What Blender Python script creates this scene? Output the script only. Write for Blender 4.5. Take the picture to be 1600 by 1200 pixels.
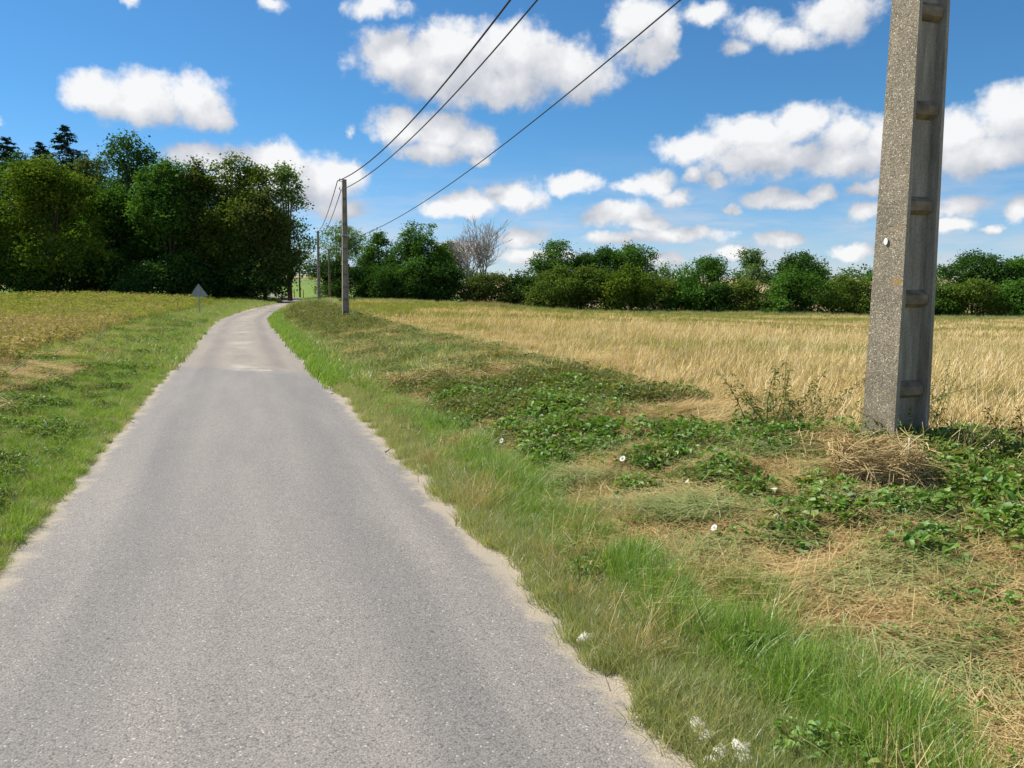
import bpy, math, random
import numpy as np

# ------------------------------------------------------------------ camera, sky, sun, exposure
scene = bpy.context.scene
for o in list(bpy.data.objects):
    bpy.data.objects.remove(o)
rng = np.random.default_rng(7)
random.seed(7)
COL = scene.collection

F = 1200.0                       # focal length in photo pixels (photo 1600 x 1200)
PITCH = math.radians(6.9)
EYE = 1.65
cam_d = bpy.data.cameras.new('camera')
cam_d.sensor_width = 36.0
cam_d.lens = 36.0 * F / 1600.0
cam_d.clip_start = 0.05
cam_d.clip_end = 9000.0
cam = bpy.data.objects.new('camera', cam_d)
COL.objects.link(cam)
cam.location = (0, 0, EYE)
cam.rotation_euler = (math.pi / 2 - PITCH, 0, 0)
scene.camera = cam

SUN_AZ = math.radians(-66.0)     # measured from +Y (ahead) towards +X (right)
SUN_EL = math.radians(50.0)
SUN_STRENGTH = 4.8
SKY_STRENGTH = 0.09
EXPOSURE = 0.62
scene.view_settings.view_transform = 'Standard'
scene.view_settings.look = 'None'
scene.view_settings.exposure = EXPOSURE
scene.view_settings.gamma = 1.0
scene.view_settings.use_curve_mapping = False
scene.render.engine = 'CYCLES'
scene.cycles.use_denoising = True
scene.cycles.max_bounces = 4
scene.cycles.diffuse_bounces = 2
scene.cycles.transmission_bounces = 4
scene.cycles.use_adaptive_sampling = True


def ray(x, y):
    a = (x - 800) / F
    b = (600 - y) / F
    return np.array([a, math.cos(PITCH) + b * math.sin(PITCH), -math.sin(PITCH) + b * math.cos(PITCH)])


def azel(x, y):
    r = ray(x, y)
    r = r / np.linalg.norm(r)
    return math.atan2(r[0], r[1]), math.asin(r[2])


# clouds, read from the photograph as (x, y, half width, half height, weight)
CLOUDS = [
    (150, 145, 62, 44), (235, 142, 66, 48), (305, 158, 62, 50), (335, 180, 34, 30), (215, 168, 100, 36),
    (615, 90, 78, 52), (700, 78, 96, 52), (800, 88, 96, 62), (885, 112, 90, 55), (690, 122, 110, 46), (770, 132, 130, 44),
    (628, 203, 56, 34), (690, 206, 66, 38), (740, 222, 48, 30), (680, 236, 72, 24), (747, 250, 20, 13),
    (330, 246, 86, 27), (430, 252, 86, 34), (500, 282, 76, 48), (545, 272, 38, 30), (420, 290, 160, 42), (530, 325, 58, 20),
    (802, 306, 60, 30), (730, 318, 66, 25), (690, 324, 40, 19), (893, 288, 47, 21),
    (1026, 291, 40, 26), (985, 290, 32, 15), (1055, 308, 38, 15), (965, 336, 72, 24), (1010, 348, 46, 18),
    (1060, 366, 90, 16), (970, 372, 66, 13), (1000, 32, 56, 50), (1022, 85, 38, 32), (1036, 55, 28, 40),
    (1108, 20, 60, 30, 0.72), (1190, 42, 90, 44, 0.62), (1312, 20, 90, 66, 0.85), (1240, 62, 62, 36, 0.7), (1150, 70, 60, 30, 0.55),
    (1252, 192, 60, 42), (1170, 208, 76, 36), (1090, 232, 66, 32), (1325, 212, 62, 42), (1200, 248, 140, 34), (1390, 215, 60, 42), (1330, 248, 110, 30),
    (1082, 276, 18, 16), (1116, 280, 22, 19), (1500, 208, 70, 50), (1580, 185, 76, 58), (1660, 190, 90, 60), (1540, 238, 110, 38),
    (1204, 311, 42, 20), (1242, 318, 44, 15), (1281, 304, 30, 18), (1355, 292, 34, 18), (1350, 331, 36, 20),
    (1500, 322, 50, 22), (1490, 349, 44, 15), (1555, 357, 24, 9), (1592, 325, 26, 25), (1216, 369, 46, 14), (1330, 394, 42, 15),
    (1145, 326, 22, 12, 0.7), (424, 8, 36, 22, 0.75), (592, 10, 74, 30, 0.8), (208, 2, 34, 22, 0.7), (-10, 185, 24, 20, 0.8), (545, 205, 18, 24, 0.5), (130, 150, 50, 40, 0.6), (980, 80, 60, 60, 0.6),
    (812, 372, 46, 20), (835, 402, 70, 16), (1035, 408, 44, 15), (1142, 392, 30, 13), (715, 392, 50, 16), (1480, 428, 46, 13),
]


def build_world():
    w = bpy.data.worlds.new('World')
    scene.world = w
    w.use_nodes = True
    nt = w.node_tree
    nt.nodes.clear()
    N = nt.nodes.new
    L = nt.links.new

    def math_node(tree, op, a, b=None, c=None, clamp=False):
        n = tree.nodes.new('ShaderNodeMath')
        n.operation = op
        n.use_clamp = clamp
        for i, v in enumerate((a, b, c)):
            if v is None:
                continue
            if isinstance(v, (int, float)):
                n.inputs[i].default_value = v
            else:
                tree.links.new(v, n.inputs[i])
        return n.outputs[0]

    # --- density group: angular position -> cloud field
    g = bpy.data.node_groups.new('cloud_field', 'ShaderNodeTree')
    g.interface.new_socket('P', in_out='INPUT', socket_type='NodeSocketVector')
    g.interface.new_socket('D', in_out='OUTPUT', socket_type='NodeSocketFloat')
    gi = g.nodes.new('NodeGroupInput')
    go = g.nodes.new('NodeGroupOutput')

    def vmath(tree, op, a, b=None, scale=None):
        n = tree.nodes.new('ShaderNodeVectorMath')
        n.operation = op
        for i, v in enumerate((a, b)):
            if v is None:
                continue
            if isinstance(v, (tuple, list)):
                n.inputs[i].default_value = v
            else:
                tree.links.new(v, n.inputs[i])
        if scale is not None:
            n.inputs['Scale'].default_value = scale
        return n

    def noise(tree, vec, scale, detail, rough):
        n = tree.nodes.new('ShaderNodeTexNoise')
        n.inputs['Scale'].default_value = scale
        n.inputs['Detail'].default_value = detail
        n.inputs['Roughness'].default_value = rough
        tree.links.new(vec, n.inputs['Vector'])
        return n
    n1 = noise(g, gi.outputs[0], 22.0, 5.0, 0.62)
    off = vmath(g, 'SUBTRACT', n1.outputs['Color'], (0.5, 0.5, 0.5))
    off = vmath(g, 'SCALE', off.outputs[0], scale=0.036)
    off = vmath(g, 'MULTIPLY', off.outputs[0], (1.0, 0.8, 0.0))
    pw = vmath(g, 'ADD', gi.outputs[0], off.outputs[0]).outputs[0]
    cur = None
    for (x, y, rx, ry, *wt) in CLOUDS:
        wt = wt[0] if wt else 1.0
        a0, e0 = azel(x, y)
        ra = abs(azel(x + rx, y)[0] - azel(x - rx, y)[0]) / 2
        re = abs(azel(x, y + ry)[1] - azel(x, y - ry)[1]) / 2
        v = vmath(g, 'SUBTRACT', pw, (a0, e0, 0.0))
        v = vmath(g, 'MULTIPLY', v.outputs[0], (1 / ra, 1 / re, 0.0))
        ln = vmath(g, 'LENGTH', v.outputs[0]).outputs['Value']
        if wt != 1.0:
            ln = math_node(g, 'ADD', ln, 1.0 - wt)
        if cur is None:
            cur = ln
        else:
            n = g.nodes.new('ShaderNodeMath')
            n.operation = 'SMOOTH_MIN'
            g.links.new(cur, n.inputs[0])
            g.links.new(ln, n.inputs[1])
            n.inputs[2].default_value = 0.18
            cur = n.outputs[0]
    d_blob = math_node(g, 'SUBTRACT', 1.0, cur)
    dd = d_blob
    # billows
    n3 = noise(g, gi.outputs[0], 30.0, 7.0, 0.58)
    bil = math_node(g, 'MULTIPLY_ADD', n3.outputs['Fac'], 1.35, -0.675)
    dd = math_node(g, 'ADD', dd, bil)
    g.links.new(dd, go.inputs[0])

    tc = N('ShaderNodeTexCoord')
    nrm = vmath(nt, 'NORMALIZE', tc.outputs['Generated'])
    s = N('ShaderNodeSeparateXYZ')
    L(nrm.outputs[0], s.inputs[0])
    az = math_node(nt, 'ARCTAN2', s.outputs[0], s.outputs[1])
    el = math_node(nt, 'ARCSINE', s.outputs[2])
    cmb = N('ShaderNodeCombineXYZ')
    L(az, cmb.inputs[0])
    L(el, cmb.inputs[1])
    P = cmb.outputs[0]
    g1 = N('ShaderNodeGroup')
    g1.node_tree = g
    L(P, g1.inputs[0])
    P2 = vmath(nt, 'ADD', P, (-0.020, 0.040, 0.0))
    g2 = N('ShaderNodeGroup')
    g2.node_tree = g
    L(P2.outputs[0], g2.inputs[0])
    d0 = g1.outputs[0]
    d1 = g2.outputs[0]
    al = N('ShaderNodeMapRange')
    al.interpolation_type = 'SMOOTHSTEP'
    L(d0, al.inputs[0])
    al.inputs[1].default_value = -0.10
    al.inputs[2].default_value = 0.48
    al.inputs[4].default_value = 0.97
    diff = math_node(nt, 'SUBTRACT', d0, d1)
    lit = math_node(nt, 'MULTIPLY_ADD', diff, 0.62, 0.44, clamp=True)
    ramp = N('ShaderNodeValToRGB')
    ramp.color_ramp.elements[0].position = 0.0
    ramp.color_ramp.elements[0].color = (0.50, 0.53, 0.60, 1)
    ramp.color_ramp.elements[1].position = 1.0
    ramp.color_ramp.elements[1].color = (1.0, 1.0, 1.0, 1)
    e = ramp.color_ramp.elements.new(0.55)
    e.color = (0.73, 0.745, 0.785, 1)
    L(lit, ramp.inputs[0])
    cs = vmath(nt, 'SCALE', ramp.outputs[0], scale=0.96 / SKY_STRENGTH / 2 ** EXPOSURE)
    sky = N('ShaderNodeTexSky')
    sky.sky_type = 'NISHITA'
    sky.sun_disc = False
    sky.sun_elevation = SUN_EL
    sky.sun_rotation = SUN_AZ
    sky.altitude = 150
    sky.air_density = 1.0
    sky.dust_density = 0.0
    sky.ozone_density = 5.0
    tint = N('ShaderNodeMix')                      # the photograph's deeper cyan blue, paler in the haze near the horizon
    tint.data_type = 'RGBA'
    th = N('ShaderNodeMapRange')
    th.interpolation_type = 'SMOOTHSTEP'
    L(el, th.inputs[0])
    th.inputs[1].default_value = -0.02
    th.inputs[2].default_value = 0.22
    L(th.outputs[0], tint.inputs[0])
    tint.inputs[6].default_value = (0.70, 0.75, 0.93, 1)
    tint.inputs[7].default_value = (0.40, 0.71, 0.86, 1)
    skyc = vmath(nt, 'MULTIPLY', sky.outputs[0], tint.outputs[2]).outputs[0]
    # thin veils of distant cloud low over the horizon
    vp = vmath(nt, 'MULTIPLY', P, (7.0, 34.0, 0.0))
    vn = noise(nt, vp.outputs[0], 1.0, 5.0, 0.6)
    va = N('ShaderNodeMapRange')
    va.interpolation_type = 'SMOOTHSTEP'
    L(vn.outputs['Fac'], va.inputs[0])
    va.inputs[1].default_value = 0.40
    va.inputs[2].default_value = 0.68
    vm = N('ShaderNodeMapRange')
    vm.interpolation_type = 'SMOOTHSTEP'
    L(el, vm.inputs[0])
    vm.inputs[1].default_value = 0.03
    vm.inputs[2].default_value = 0.19
    vm.inputs[3].default_value = 0.62
    vm.inputs[4].default_value = 0.0
    vf = math_node(nt, 'MULTIPLY', va.outputs[0], vm.outputs[0])
    veil = N('ShaderNodeMix')
    veil.data_type = 'RGBA'
    L(vf, veil.inputs[0])
    L(skyc, veil.inputs[6])
    v = 0.72 / SKY_STRENGTH / 2 ** EXPOSURE
    veil.inputs[7].default_value = (v * 0.93, v * 0.97, v * 1.05, 1)
    skyc = veil.outputs[2]
    mix = N('ShaderNodeMix')
    mix.data_type = 'RGBA'
    L(al.outputs[0], mix.inputs[0])
    L(skyc, mix.inputs[6])
    L(cs.outputs[0], mix.inputs[7])
    bg = N('ShaderNodeBackground')
    bg.inputs['Strength'].default_value = SKY_STRENGTH
    L(mix.outputs[2], bg.inputs['Color'])
    # the rest of the sky: the same fair-weather clouds from noise alone (cheaper to evaluate)
    sp2 = N('ShaderNodeSeparateXYZ')
    L(P, sp2.inputs[0])
    aabs = math_node(nt, 'ABSOLUTE', az)
    ma = N('ShaderNodeMapRange')
    L(aabs, ma.inputs[0])
    ma.inputs[1].default_value = 0.78
    ma.inputs[2].default_value = 0.95
    mb_ = N('ShaderNodeMapRange')
    L(el, mb_.inputs[0])
    mb_.inputs[1].default_value = 0.56
    mb_.inputs[2].default_value = 0.70
    msk = math_node(nt, 'MAXIMUM', ma.outputs[0], mb_.outputs[0])
    up = N('ShaderNodeMapRange')
    L(el, up.inputs[0])
    up.inputs[1].default_value = 0.0
    up.inputs[2].default_value = 0.05
    msk = math_node(nt, 'MULTIPLY', msk, up.outputs[0])
    nz = noise(nt, nrm.outputs[0], 3.2, 5.0, 0.55)
    ca = N('ShaderNodeMapRange')
    ca.interpolation_type = 'SMOOTHSTEP'
    L(nz.outputs['Fac'], ca.inputs[0])
    ca.inputs[1].default_value = 0.53
    ca.inputs[2].default_value = 0.63
    cf = math_node(nt, 'MULTIPLY', ca.outputs[0], msk)
    mixo = N('ShaderNodeMix')
    mixo.data_type = 'RGBA'
    L(cf, mixo.inputs[0])
    L(skyc, mixo.inputs[6])
    v = 0.74 / SKY_STRENGTH / 2 ** EXPOSURE
    mixo.inputs[7].default_value = (v, v, v * 1.02, 1)
    bgo = N('ShaderNodeBackground')
    bgo.inputs['Strength'].default_value = SKY_STRENGTH
    L(mixo.outputs[2], bgo.inputs['Color'])
    ins = math_node(nt, 'LESS_THAN', aabs, 0.76)
    ins = math_node(nt, 'MULTIPLY', ins, math_node(nt, 'LESS_THAN', el, 0.55))
    ins = math_node(nt, 'MULTIPLY', ins, math_node(nt, 'GREATER_THAN', el, 0.0))
    ms = N('ShaderNodeMixShader')
    L(ins, ms.inputs[0])
    L(bgo.outputs[0], ms.inputs[1])
    L(bg.outputs[0], ms.inputs[2])
    out = N('ShaderNodeOutputWorld')
    L(ms.outputs[0], out.inputs['Surface'])


build_world()

sun_d = bpy.data.lights.new('sun', 'SUN')
sun_d.energy = SUN_STRENGTH
sun_d.angle = math.radians(0.53)
sun_d.color = (1.0, 0.955, 0.88)
sun = bpy.data.objects.new('sun', sun_d)
COL.objects.link(sun)
sun.location = (-40, 20, 60)
sdir = np.array([math.sin(SUN_AZ) * math.cos(SUN_EL), math.cos(SUN_AZ) * math.cos(SUN_EL), math.sin(SUN_EL)])
from mathutils import Vector, Matrix, Euler
sun.rotation_euler = Vector(sdir).to_track_quat('Z', 'Y').to_euler()


# ------------------------------------------------------------------ helpers
def ss(a, b, x):
    t = np.clip((np.asarray(x, float) - a) / (b - a), 0, 1)
    return t * t * (3 - 2 * t)


_ry = np.array([-40, -10, 2.5, 10.95, 28.4, 44.2, 56.8, 79.5, 104, 122, 140, 160, 200, 300, 4000.0])
_rx = np.array([14.1, 3.55, -0.87, -3.85, -10.0, -15.4, -18.9, -24.6, -29.8, -34, -40.3, -48, -65, -100, -100.0])
_dy = np.linspace(-60, 600, 2641)
_dx = np.interp(_dy, _ry, _rx)
_k = np.hanning(49)
_k /= _k.sum()
_dx = np.convolve(np.pad(_dx, 24, mode='edge'), _k, 'valid')


def xc(Y):
    return np.interp(Y, _dy, _dx)


HALF = 1.5
CS = 0.945


def sr_of(X, Y):      # metres right of the road's right edge
    return (X - xc(Y) - HALF) * CS


def sl_of(X, Y):      # metres left of the road's left edge
    return (-(X - xc(Y)) - HALF) * CS


_ph = np.random.default_rng(3).uniform(0, 6.28, (5, 12, 2))
_dr = np.random.default_rng(4).uniform(0, 6.28, (5, 12))


def fnoise(X, Y, wl, k=0):
    """smooth noise about -1..1 with wavelength wl"""
    r = 0
    for i in range(8):
        a = _dr[k % 5, i]
        f = 6.283 / wl * (0.7 + 0.12 * i)
        r = r + np.sin((X * math.cos(a) + Y * math.sin(a)) * f + _ph[k % 5, i, 0] + 1.7 * np.sin((X * math.sin(a) - Y * math.cos(a)) * f * 0.37 + _ph[k % 5, i, 1]))
    return r / 3.2


def tz(X, Y):
    X = np.asarray(X, float)
    Y = np.asarray(Y, float)
    sr = sr_of(X, Y)
    sl = sl_of(X, Y)
    z = 0.008 * np.clip(Y - 90, 0, 200)
    z = z + 0.25 * ss(0.5, 3.4, sr) - 1.35 * ss(5, 42, sr) - 0.011 * np.clip(sr - 30, 0, 90)
    z = z + 0.26 * ss(0.2, 2.8, sl) + 0.6 * ss(5, 45, sl)
    z = z + 0.027 * np.clip(Y - 165, 0, 420)
    z = z + 0.5 * np.exp(-((X + 36) / 8) ** 2 - ((Y - 62) / 8) ** 2) + 0.25 * np.exp(-((X + 30) / 7) ** 2 - ((Y - 66) / 6) ** 2)
    off = np.maximum(sr, sl)
    z = z + ss(0.4, 1.6, off) * (0.035 * fnoise(X, Y, 1.3, 0) + 0.03 * fnoise(X, Y, 3.1, 1)) * (1 - ss(40, 90, Y))
    z = z + ss(6, 30, off) * 0.12 * fnoise(X, Y, 40, 2)
    z = z - 0.03 * (1 - ss(-0.45, -0.22, off)) + 0.018 * ss(0.0, 0.14, off)
    return z


def gnd(x, y, dz=0.0):
    """photo pixel -> point on the terrain"""
    r = ray(x, y)
    t = 1.0
    for _ in range(4000):
        p = r * t
        if EYE + p[2] <= tz(p[0], p[1]) + dz:
            break
        t *= 1.003
    return np.array([r[0] * t, r[1] * t, float(tz(r[0] * t, r[1] * t))])


def at(x, y, Y):
    r = ray(x, y)
    r = r * (Y / r[1])
    return np.array([r[0], r[1], EYE + r[2]])


def make_mesh(name, V, faces, smooth=False, attrs=None):
    """faces: list of (n,k) integer arrays"""
    me = bpy.data.meshes.new(name)
    V = np.asarray(V, np.float32)
    me.vertices.add(len(V))
    me.vertices.foreach_set('co', V.ravel())
    loops = np.concatenate([f.ravel() for f in faces]).astype(np.int32)
    sizes = np.concatenate([np.full(len(f), f.shape[1]) for f in faces]).astype(np.int32)
    starts = np.concatenate([[0], np.cumsum(sizes)[:-1]]).astype(np.int32)
    me.loops.add(len(loops))
    me.loops.foreach_set('vertex_index', loops)
    me.polygons.add(len(sizes))
    me.polygons.foreach_set('loop_start', starts)
    me.polygons.foreach_set('loop_total', sizes)
    me.polygons.foreach_set('use_smooth', np.full(len(sizes), bool(smooth)))
    if attrs:
        for k, v in attrs.items():
            a = me.attributes.new(k, 'FLOAT', 'POINT')
            a.data.foreach_set('value', np.asarray(v, np.float32))
    me.update(calc_edges=True)
    me.validate()
    return me


class MB:
    """collects pieces of one mesh"""
    def __init__(self):
        self.V, self.Q, self.T, self.A, self.n = [], [], [], [], 0

    def add(self, V, quads=None, tris=None, rnd=0.5):
        V = np.asarray(V, float).reshape(-1, 3)
        self.V.append(V)
        self.A.append(np.broadcast_to(np.asarray(rnd, float), (len(V),)))
        if quads is not None and len(quads):
            self.Q.append(np.asarray(quads, int).reshape(-1, 4) + self.n)
        if tris is not None and len(tris):
            self.T.append(np.asarray(tris, int).reshape(-1, 3) + self.n)
        self.n += len(V)

    def box(self, c, size, rot=None, rnd=0.5):
        s = np.array(size) / 2
        V = np.array([[x, y, z] for x in (-1, 1) for y in (-1, 1) for z in (-1, 1)], float) * s
        if rot is not None:
            V = V @ np.array(rot).T
        self.add(V + np.array(c), [[0, 1, 3, 2], [4, 6, 7, 5], [0, 4, 5, 1], [2, 3, 7, 6], [0, 2, 6, 4], [1, 5, 7, 3]], rnd=rnd)

    def tube(self, pts, radii, k=6, rnd=0.5, cap=True):
        pts = np.asarray(pts, float)
        n = len(pts)
        radii = np.broadcast_to(np.asarray(radii, float), (n,))
        tan = np.gradient(pts, axis=0)
        tan /= np.linalg.norm(tan, axis=1, keepdims=True) + 1e-9
        up = np.array([0.13, 0.21, 0.97]) if abs(tan[0][2]) < 0.9 else np.array([0.97, 0.2, 0.1])
        a = np.cross(tan, up)
        a /= np.linalg.norm(a, axis=1, keepdims=True) + 1e-9
        b = np.cross(tan, a)
        th = np.arange(k) * 2 * math.pi / k
        V = pts[:, None] + radii[:, None, None] * (a[:, None] * np.cos(th)[None, :, None] + b[:, None] * np.sin(th)[None, :, None])
        i = np.arange(n - 1)[:, None] * k
        j = np.arange(k)[None]
        q = np.stack([i + j, i + (j + 1) % k, i + k + (j + 1) % k, i + k + j], -1).reshape(-1, 4)
        t = []
        if cap:
            for m in range(1, k - 1):
                t.append([0, m + 1, m])
                t.append([(n - 1) * k, (n - 1) * k + m, (n - 1) * k + m + 1])
        self.add(V.reshape(-1, 3), q, t, rnd)

    def mesh(self, name, smooth=False):
        f = []
        if self.Q:
            f.append(np.concatenate(self.Q))
        if self.T:
            f.append(np.concatenate(self.T))
        return make_mesh(name, np.concatenate(self.V), f, smooth, {'rnd': np.concatenate(self.A)})


def link(name, me, mat, parent=None, loc=None):
    o = bpy.data.objects.new(name, me)
    COL.objects.link(o)
    if mat is not None and len(me.materials) == 0:
        me.materials.append(mat)
    if parent is not None:
        o.parent = parent
    if loc is not None:
        o.location = loc
    return o


def empty(name, loc, rz=0.0):
    o = bpy.data.objects.new(name, None)
    COL.objects.link(o)
    o.empty_display_size = 0.3
    o.location = loc
    o.rotation_euler = (0, 0, rz)
    return o


def tag(o, label=None, cat=None, group=None, kind=None):
    if label:
        o['label'] = label
    if cat:
        o['category'] = cat
    if group:
        o['group'] = group
    if kind:
        o['kind'] = kind
    return o


def ribbons(base, ang, length, width, tilt, curl, segs=3, face=None, taper=True, droop=None):
    """vectorised blades: base (n,3); ang = heading of lean; tilt from vertical at the foot; curl adds to the tilt along the blade"""
    n = len(base)
    th = tilt.copy()
    p = base.copy()
    rows = []
    face = ang + math.pi / 2 if face is None else face
    sx = np.stack([np.cos(face), np.sin(face), np.zeros(n)], -1)
    step = length / segs
    for i in range(segs + 1):
        t = i / segs
        w = width * (1 - t ** 1.6) if taper else width * (1 - 0.35 * t)
        if i == segs and taper:
            rows.append(p[:, None])
        else:
            rows.append(np.stack([p - sx * w[:, None] / 2, p + sx * w[:, None] / 2], 1))
        d = np.stack([np.sin(th) * np.cos(ang), np.sin(th) * np.sin(ang), np.cos(th)], -1)
        p = p + d * step[:, None]
        th = th + curl / segs
    V = np.concatenate(rows, 1)
    m = V.shape[1]
    off = np.arange(n)[:, None] * m
    Q, T = [], []
    full = segs - 1 if taper else segs
    for i in range(full):
        Q.append(off + np.array([2 * i, 2 * i + 1, 2 * i + 3, 2 * i + 2]))
    if taper:
        i = segs - 1
        T.append(off + np.array([2 * i, 2 * i + 1, 2 * i + 2]))
    return V.reshape(-1, 3), (np.concatenate(Q) if Q else None), (np.concatenate(T) if T else None), m


def leaves(base, yaw, pitch, roll, length, width, fold=0.25, simple=False):
    """vectorised pointed leaves from their stalk ends"""
    n = len(base)
    if simple:
        L = np.array([[0, 0, 0], [0.45, 0.5, fold], [1, 0, -0.05], [0.45, -0.5, fold]], float)
    else:
        L = np.array([[0, 0, 0], [0.12, 0.46, fold * 0.8], [0.55, 0.36, fold], [1, 0, -0.12], [0.55, -0.36, fold], [0.12, -0.46, fold * 0.8], [0.5, 0, 0.02]], float)
    V = np.broadcast_to(L, (n,) + L.shape).copy()
    V[..., 0] *= length[:, None]
    V[..., 1] *= width[:, None]
    V[..., 2] *= width[:, None]
    c, s = np.cos(roll)[:, None], np.sin(roll)[:, None]
    y, z = V[..., 1] * c - V[..., 2] * s, V[..., 1] * s + V[..., 2] * c
    x = V[..., 0]
    c, s = np.cos(pitch)[:, None], np.sin(pitch)[:, None]
    x, z = x * c - z * s, x * s + z * c
    c, s = np.cos(yaw)[:, None], np.sin(yaw)[:, None]
    x, y = x * c - y * s, x * s + y * c
    V = np.stack([x, y, z], -1) + base[:, None]
    off = np.arange(n)[:, None] * L.shape[0]
    if simple:
        return V.reshape(-1, 3), None, np.concatenate([off + np.array([0, 2, 1]), off + np.array([0, 3, 2])]), 4
    return V.reshape(-1, 3), np.concatenate([off + np.array([0, 6, 2, 1]), off + np.array([0, 5, 4, 6])]), np.concatenate([off + np.array([6, 3, 2]), off + np.array([6, 4, 3])]), 7


# ------------------------------------------------------------------ materials
class NT:
    def __init__(self, name):
        self.m = bpy.data.materials.new(name)
        self.m.use_nodes = True
        self.t = self.m.node_tree
        self.t.nodes.clear()
        self.out = self.t.nodes.new('ShaderNodeOutputMaterial')

    def n(self, typ, **kw):
        x = self.t.nodes.new(typ)
        for k, v in kw.items():
            setattr(x, k, v)
        return x

    def l(self, a, b):
        self.t.links.new(a, b)

    def noise(self, vec, scale, detail=3.0, rough=0.55, dist=0.0):
        x = self.n('ShaderNodeTexNoise')
        x.inputs['Scale'].default_value = scale
        x.inputs['Detail'].default_value = detail
        x.inputs['Roughness'].default_value = rough
        x.inputs['Distortion'].default_value = dist
        if vec is not None:
            self.l(vec, x.inputs['Vector'])
        return x.outputs['Fac']

    def ramp(self, fac, stops, interp='LINEAR'):
        x = self.n('ShaderNodeValToRGB')
        x.color_ramp.interpolation = interp
        el = x.color_ramp.elements
        while len(el) < len(stops):
            el.new(0.5)
        for e, (p, c) in zip(el, stops):
            e.position = p
            e.color = (c[0], c[1], c[2], 1) if not isinstance(c, (int, float)) else (c, c, c, 1)
        self.l(fac, x.inputs[0])
        return x.outputs[0]

    def mix(self, fac, a, b, blend='MIX'):
        x = self.n('ShaderNodeMix', data_type='RGBA', blend_type=blend)
        for i, v in ((0, fac), (6, a), (7, b)):
            if isinstance(v, (int, float)):
                x.inputs[i].default_value = v
            elif isinstance(v, (tuple, list)):
                x.inputs[i].default_value = (v[0], v[1], v[2], 1)
            else:
                self.l(v, x.inputs[i])
        return x.outputs[2]

    def math(self, op, a, b=None, c=None, clamp=False):
        x = self.n('ShaderNodeMath', operation=op)
        x.use_clamp = clamp
        for i, v in enumerate((a, b, c)):
            if v is None:
                continue
            if isinstance(v, (int, float)):
                x.inputs[i].default_value = v
            else:
                self.l(v, x.inputs[i])
        return x.outputs[0]

    def maprange(self, v, a, b, c=0.0, d=1.0, smooth=True):
        x = self.n('ShaderNodeMapRange')
        if smooth:
            x.interpolation_type = 'SMOOTHSTEP'
        self.l(v, x.inputs[0])
        for i, q in enumerate((a, b, c, d)):
            x.inputs[i + 1].default_value = q
        return x.outputs[0]

    def bsdf(self, color, rough=0.8, spec=0.3, bump=None, bstr=0.3, bdist=0.01, metal=0.0):
        b = self.n('ShaderNodeBsdfPrincipled')
        if isinstance(color, (tuple, list)):
            b.inputs['Base Color'].default_value = (color[0], color[1], color[2], 1)
        else:
            self.l(color, b.inputs['Base Color'])
        if isinstance(rough, (int, float)):
            b.inputs['Roughness'].default_value = rough
        else:
            self.l(rough, b.inputs['Roughness'])
        b.inputs['Specular IOR Level'].default_value = spec
        b.inputs['Metallic'].default_value = metal
        if bump is not None:
            bp = self.n('ShaderNodeBump')
            bp.inputs['Strength'].default_value = bstr
            bp.inputs['Distance'].default_value = bdist
            self.l(bump, bp.inputs['Height'])
            self.l(bp.outputs[0], b.inputs['Normal'])
        self.l(b.outputs[0], self.out.inputs['Surface'])
        return b


def veg(name, stops, trans=0.35, gloss=0.06, inst=0.45, rough=0.45, place=0.0, pscale=0.6):
    """foliage: colour by the blade's own random number, the clump's and (optionally) a slow drift over the ground"""
    m = NT(name)
    a = m.n('ShaderNodeAttribute', attribute_name='rnd')
    oi = m.n('ShaderNodeObjectInfo')
    f = m.math('MULTIPLY', a.outputs['Fac'], 1 - inst)
    f = m.math('MULTIPLY_ADD', oi.outputs['Random'], inst, f)
    if place:
        ge = m.n('ShaderNodeNewGeometry')
        nz = m.noise(ge.outputs['Position'], pscale, 2.0)
        nz = m.math('MULTIPLY_ADD', nz, place * 2, -place)
        f = m.math('ADD', f, nz)
    col = m.ramp(f, stops)
    d = m.n('ShaderNodeBsdfDiffuse')
    m.l(col, d.inputs[0])
    t = m.n('ShaderNodeBsdfTranslucent')
    tc = m.mix(1.0, col, (1.15, 1.1, 0.55), 'MULTIPLY')
    m.l(tc, t.inputs[0])
    mx = m.n('ShaderNodeMixShader')
    mx.inputs[0].default_value = trans
    m.l(d.outputs[0], mx.inputs[1])
    m.l(t.outputs[0], mx.inputs[2])
    s = mx.outputs[0]
    if gloss:
        gl = m.n('ShaderNodeBsdfGlossy')
        gl.inputs['Roughness'].default_value = rough
        gl.inputs['Color'].default_value = (0.9, 0.95, 1, 1)
        mg = m.n('ShaderNodeMixShader')
        mg.inputs[0].default_value = gloss
        m.l(s, mg.inputs[1])
        m.l(gl.outputs[0], mg.inputs[2])
        s = mg.outputs[0]
    m.l(s, m.out.inputs['Surface'])
    return m.m


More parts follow.
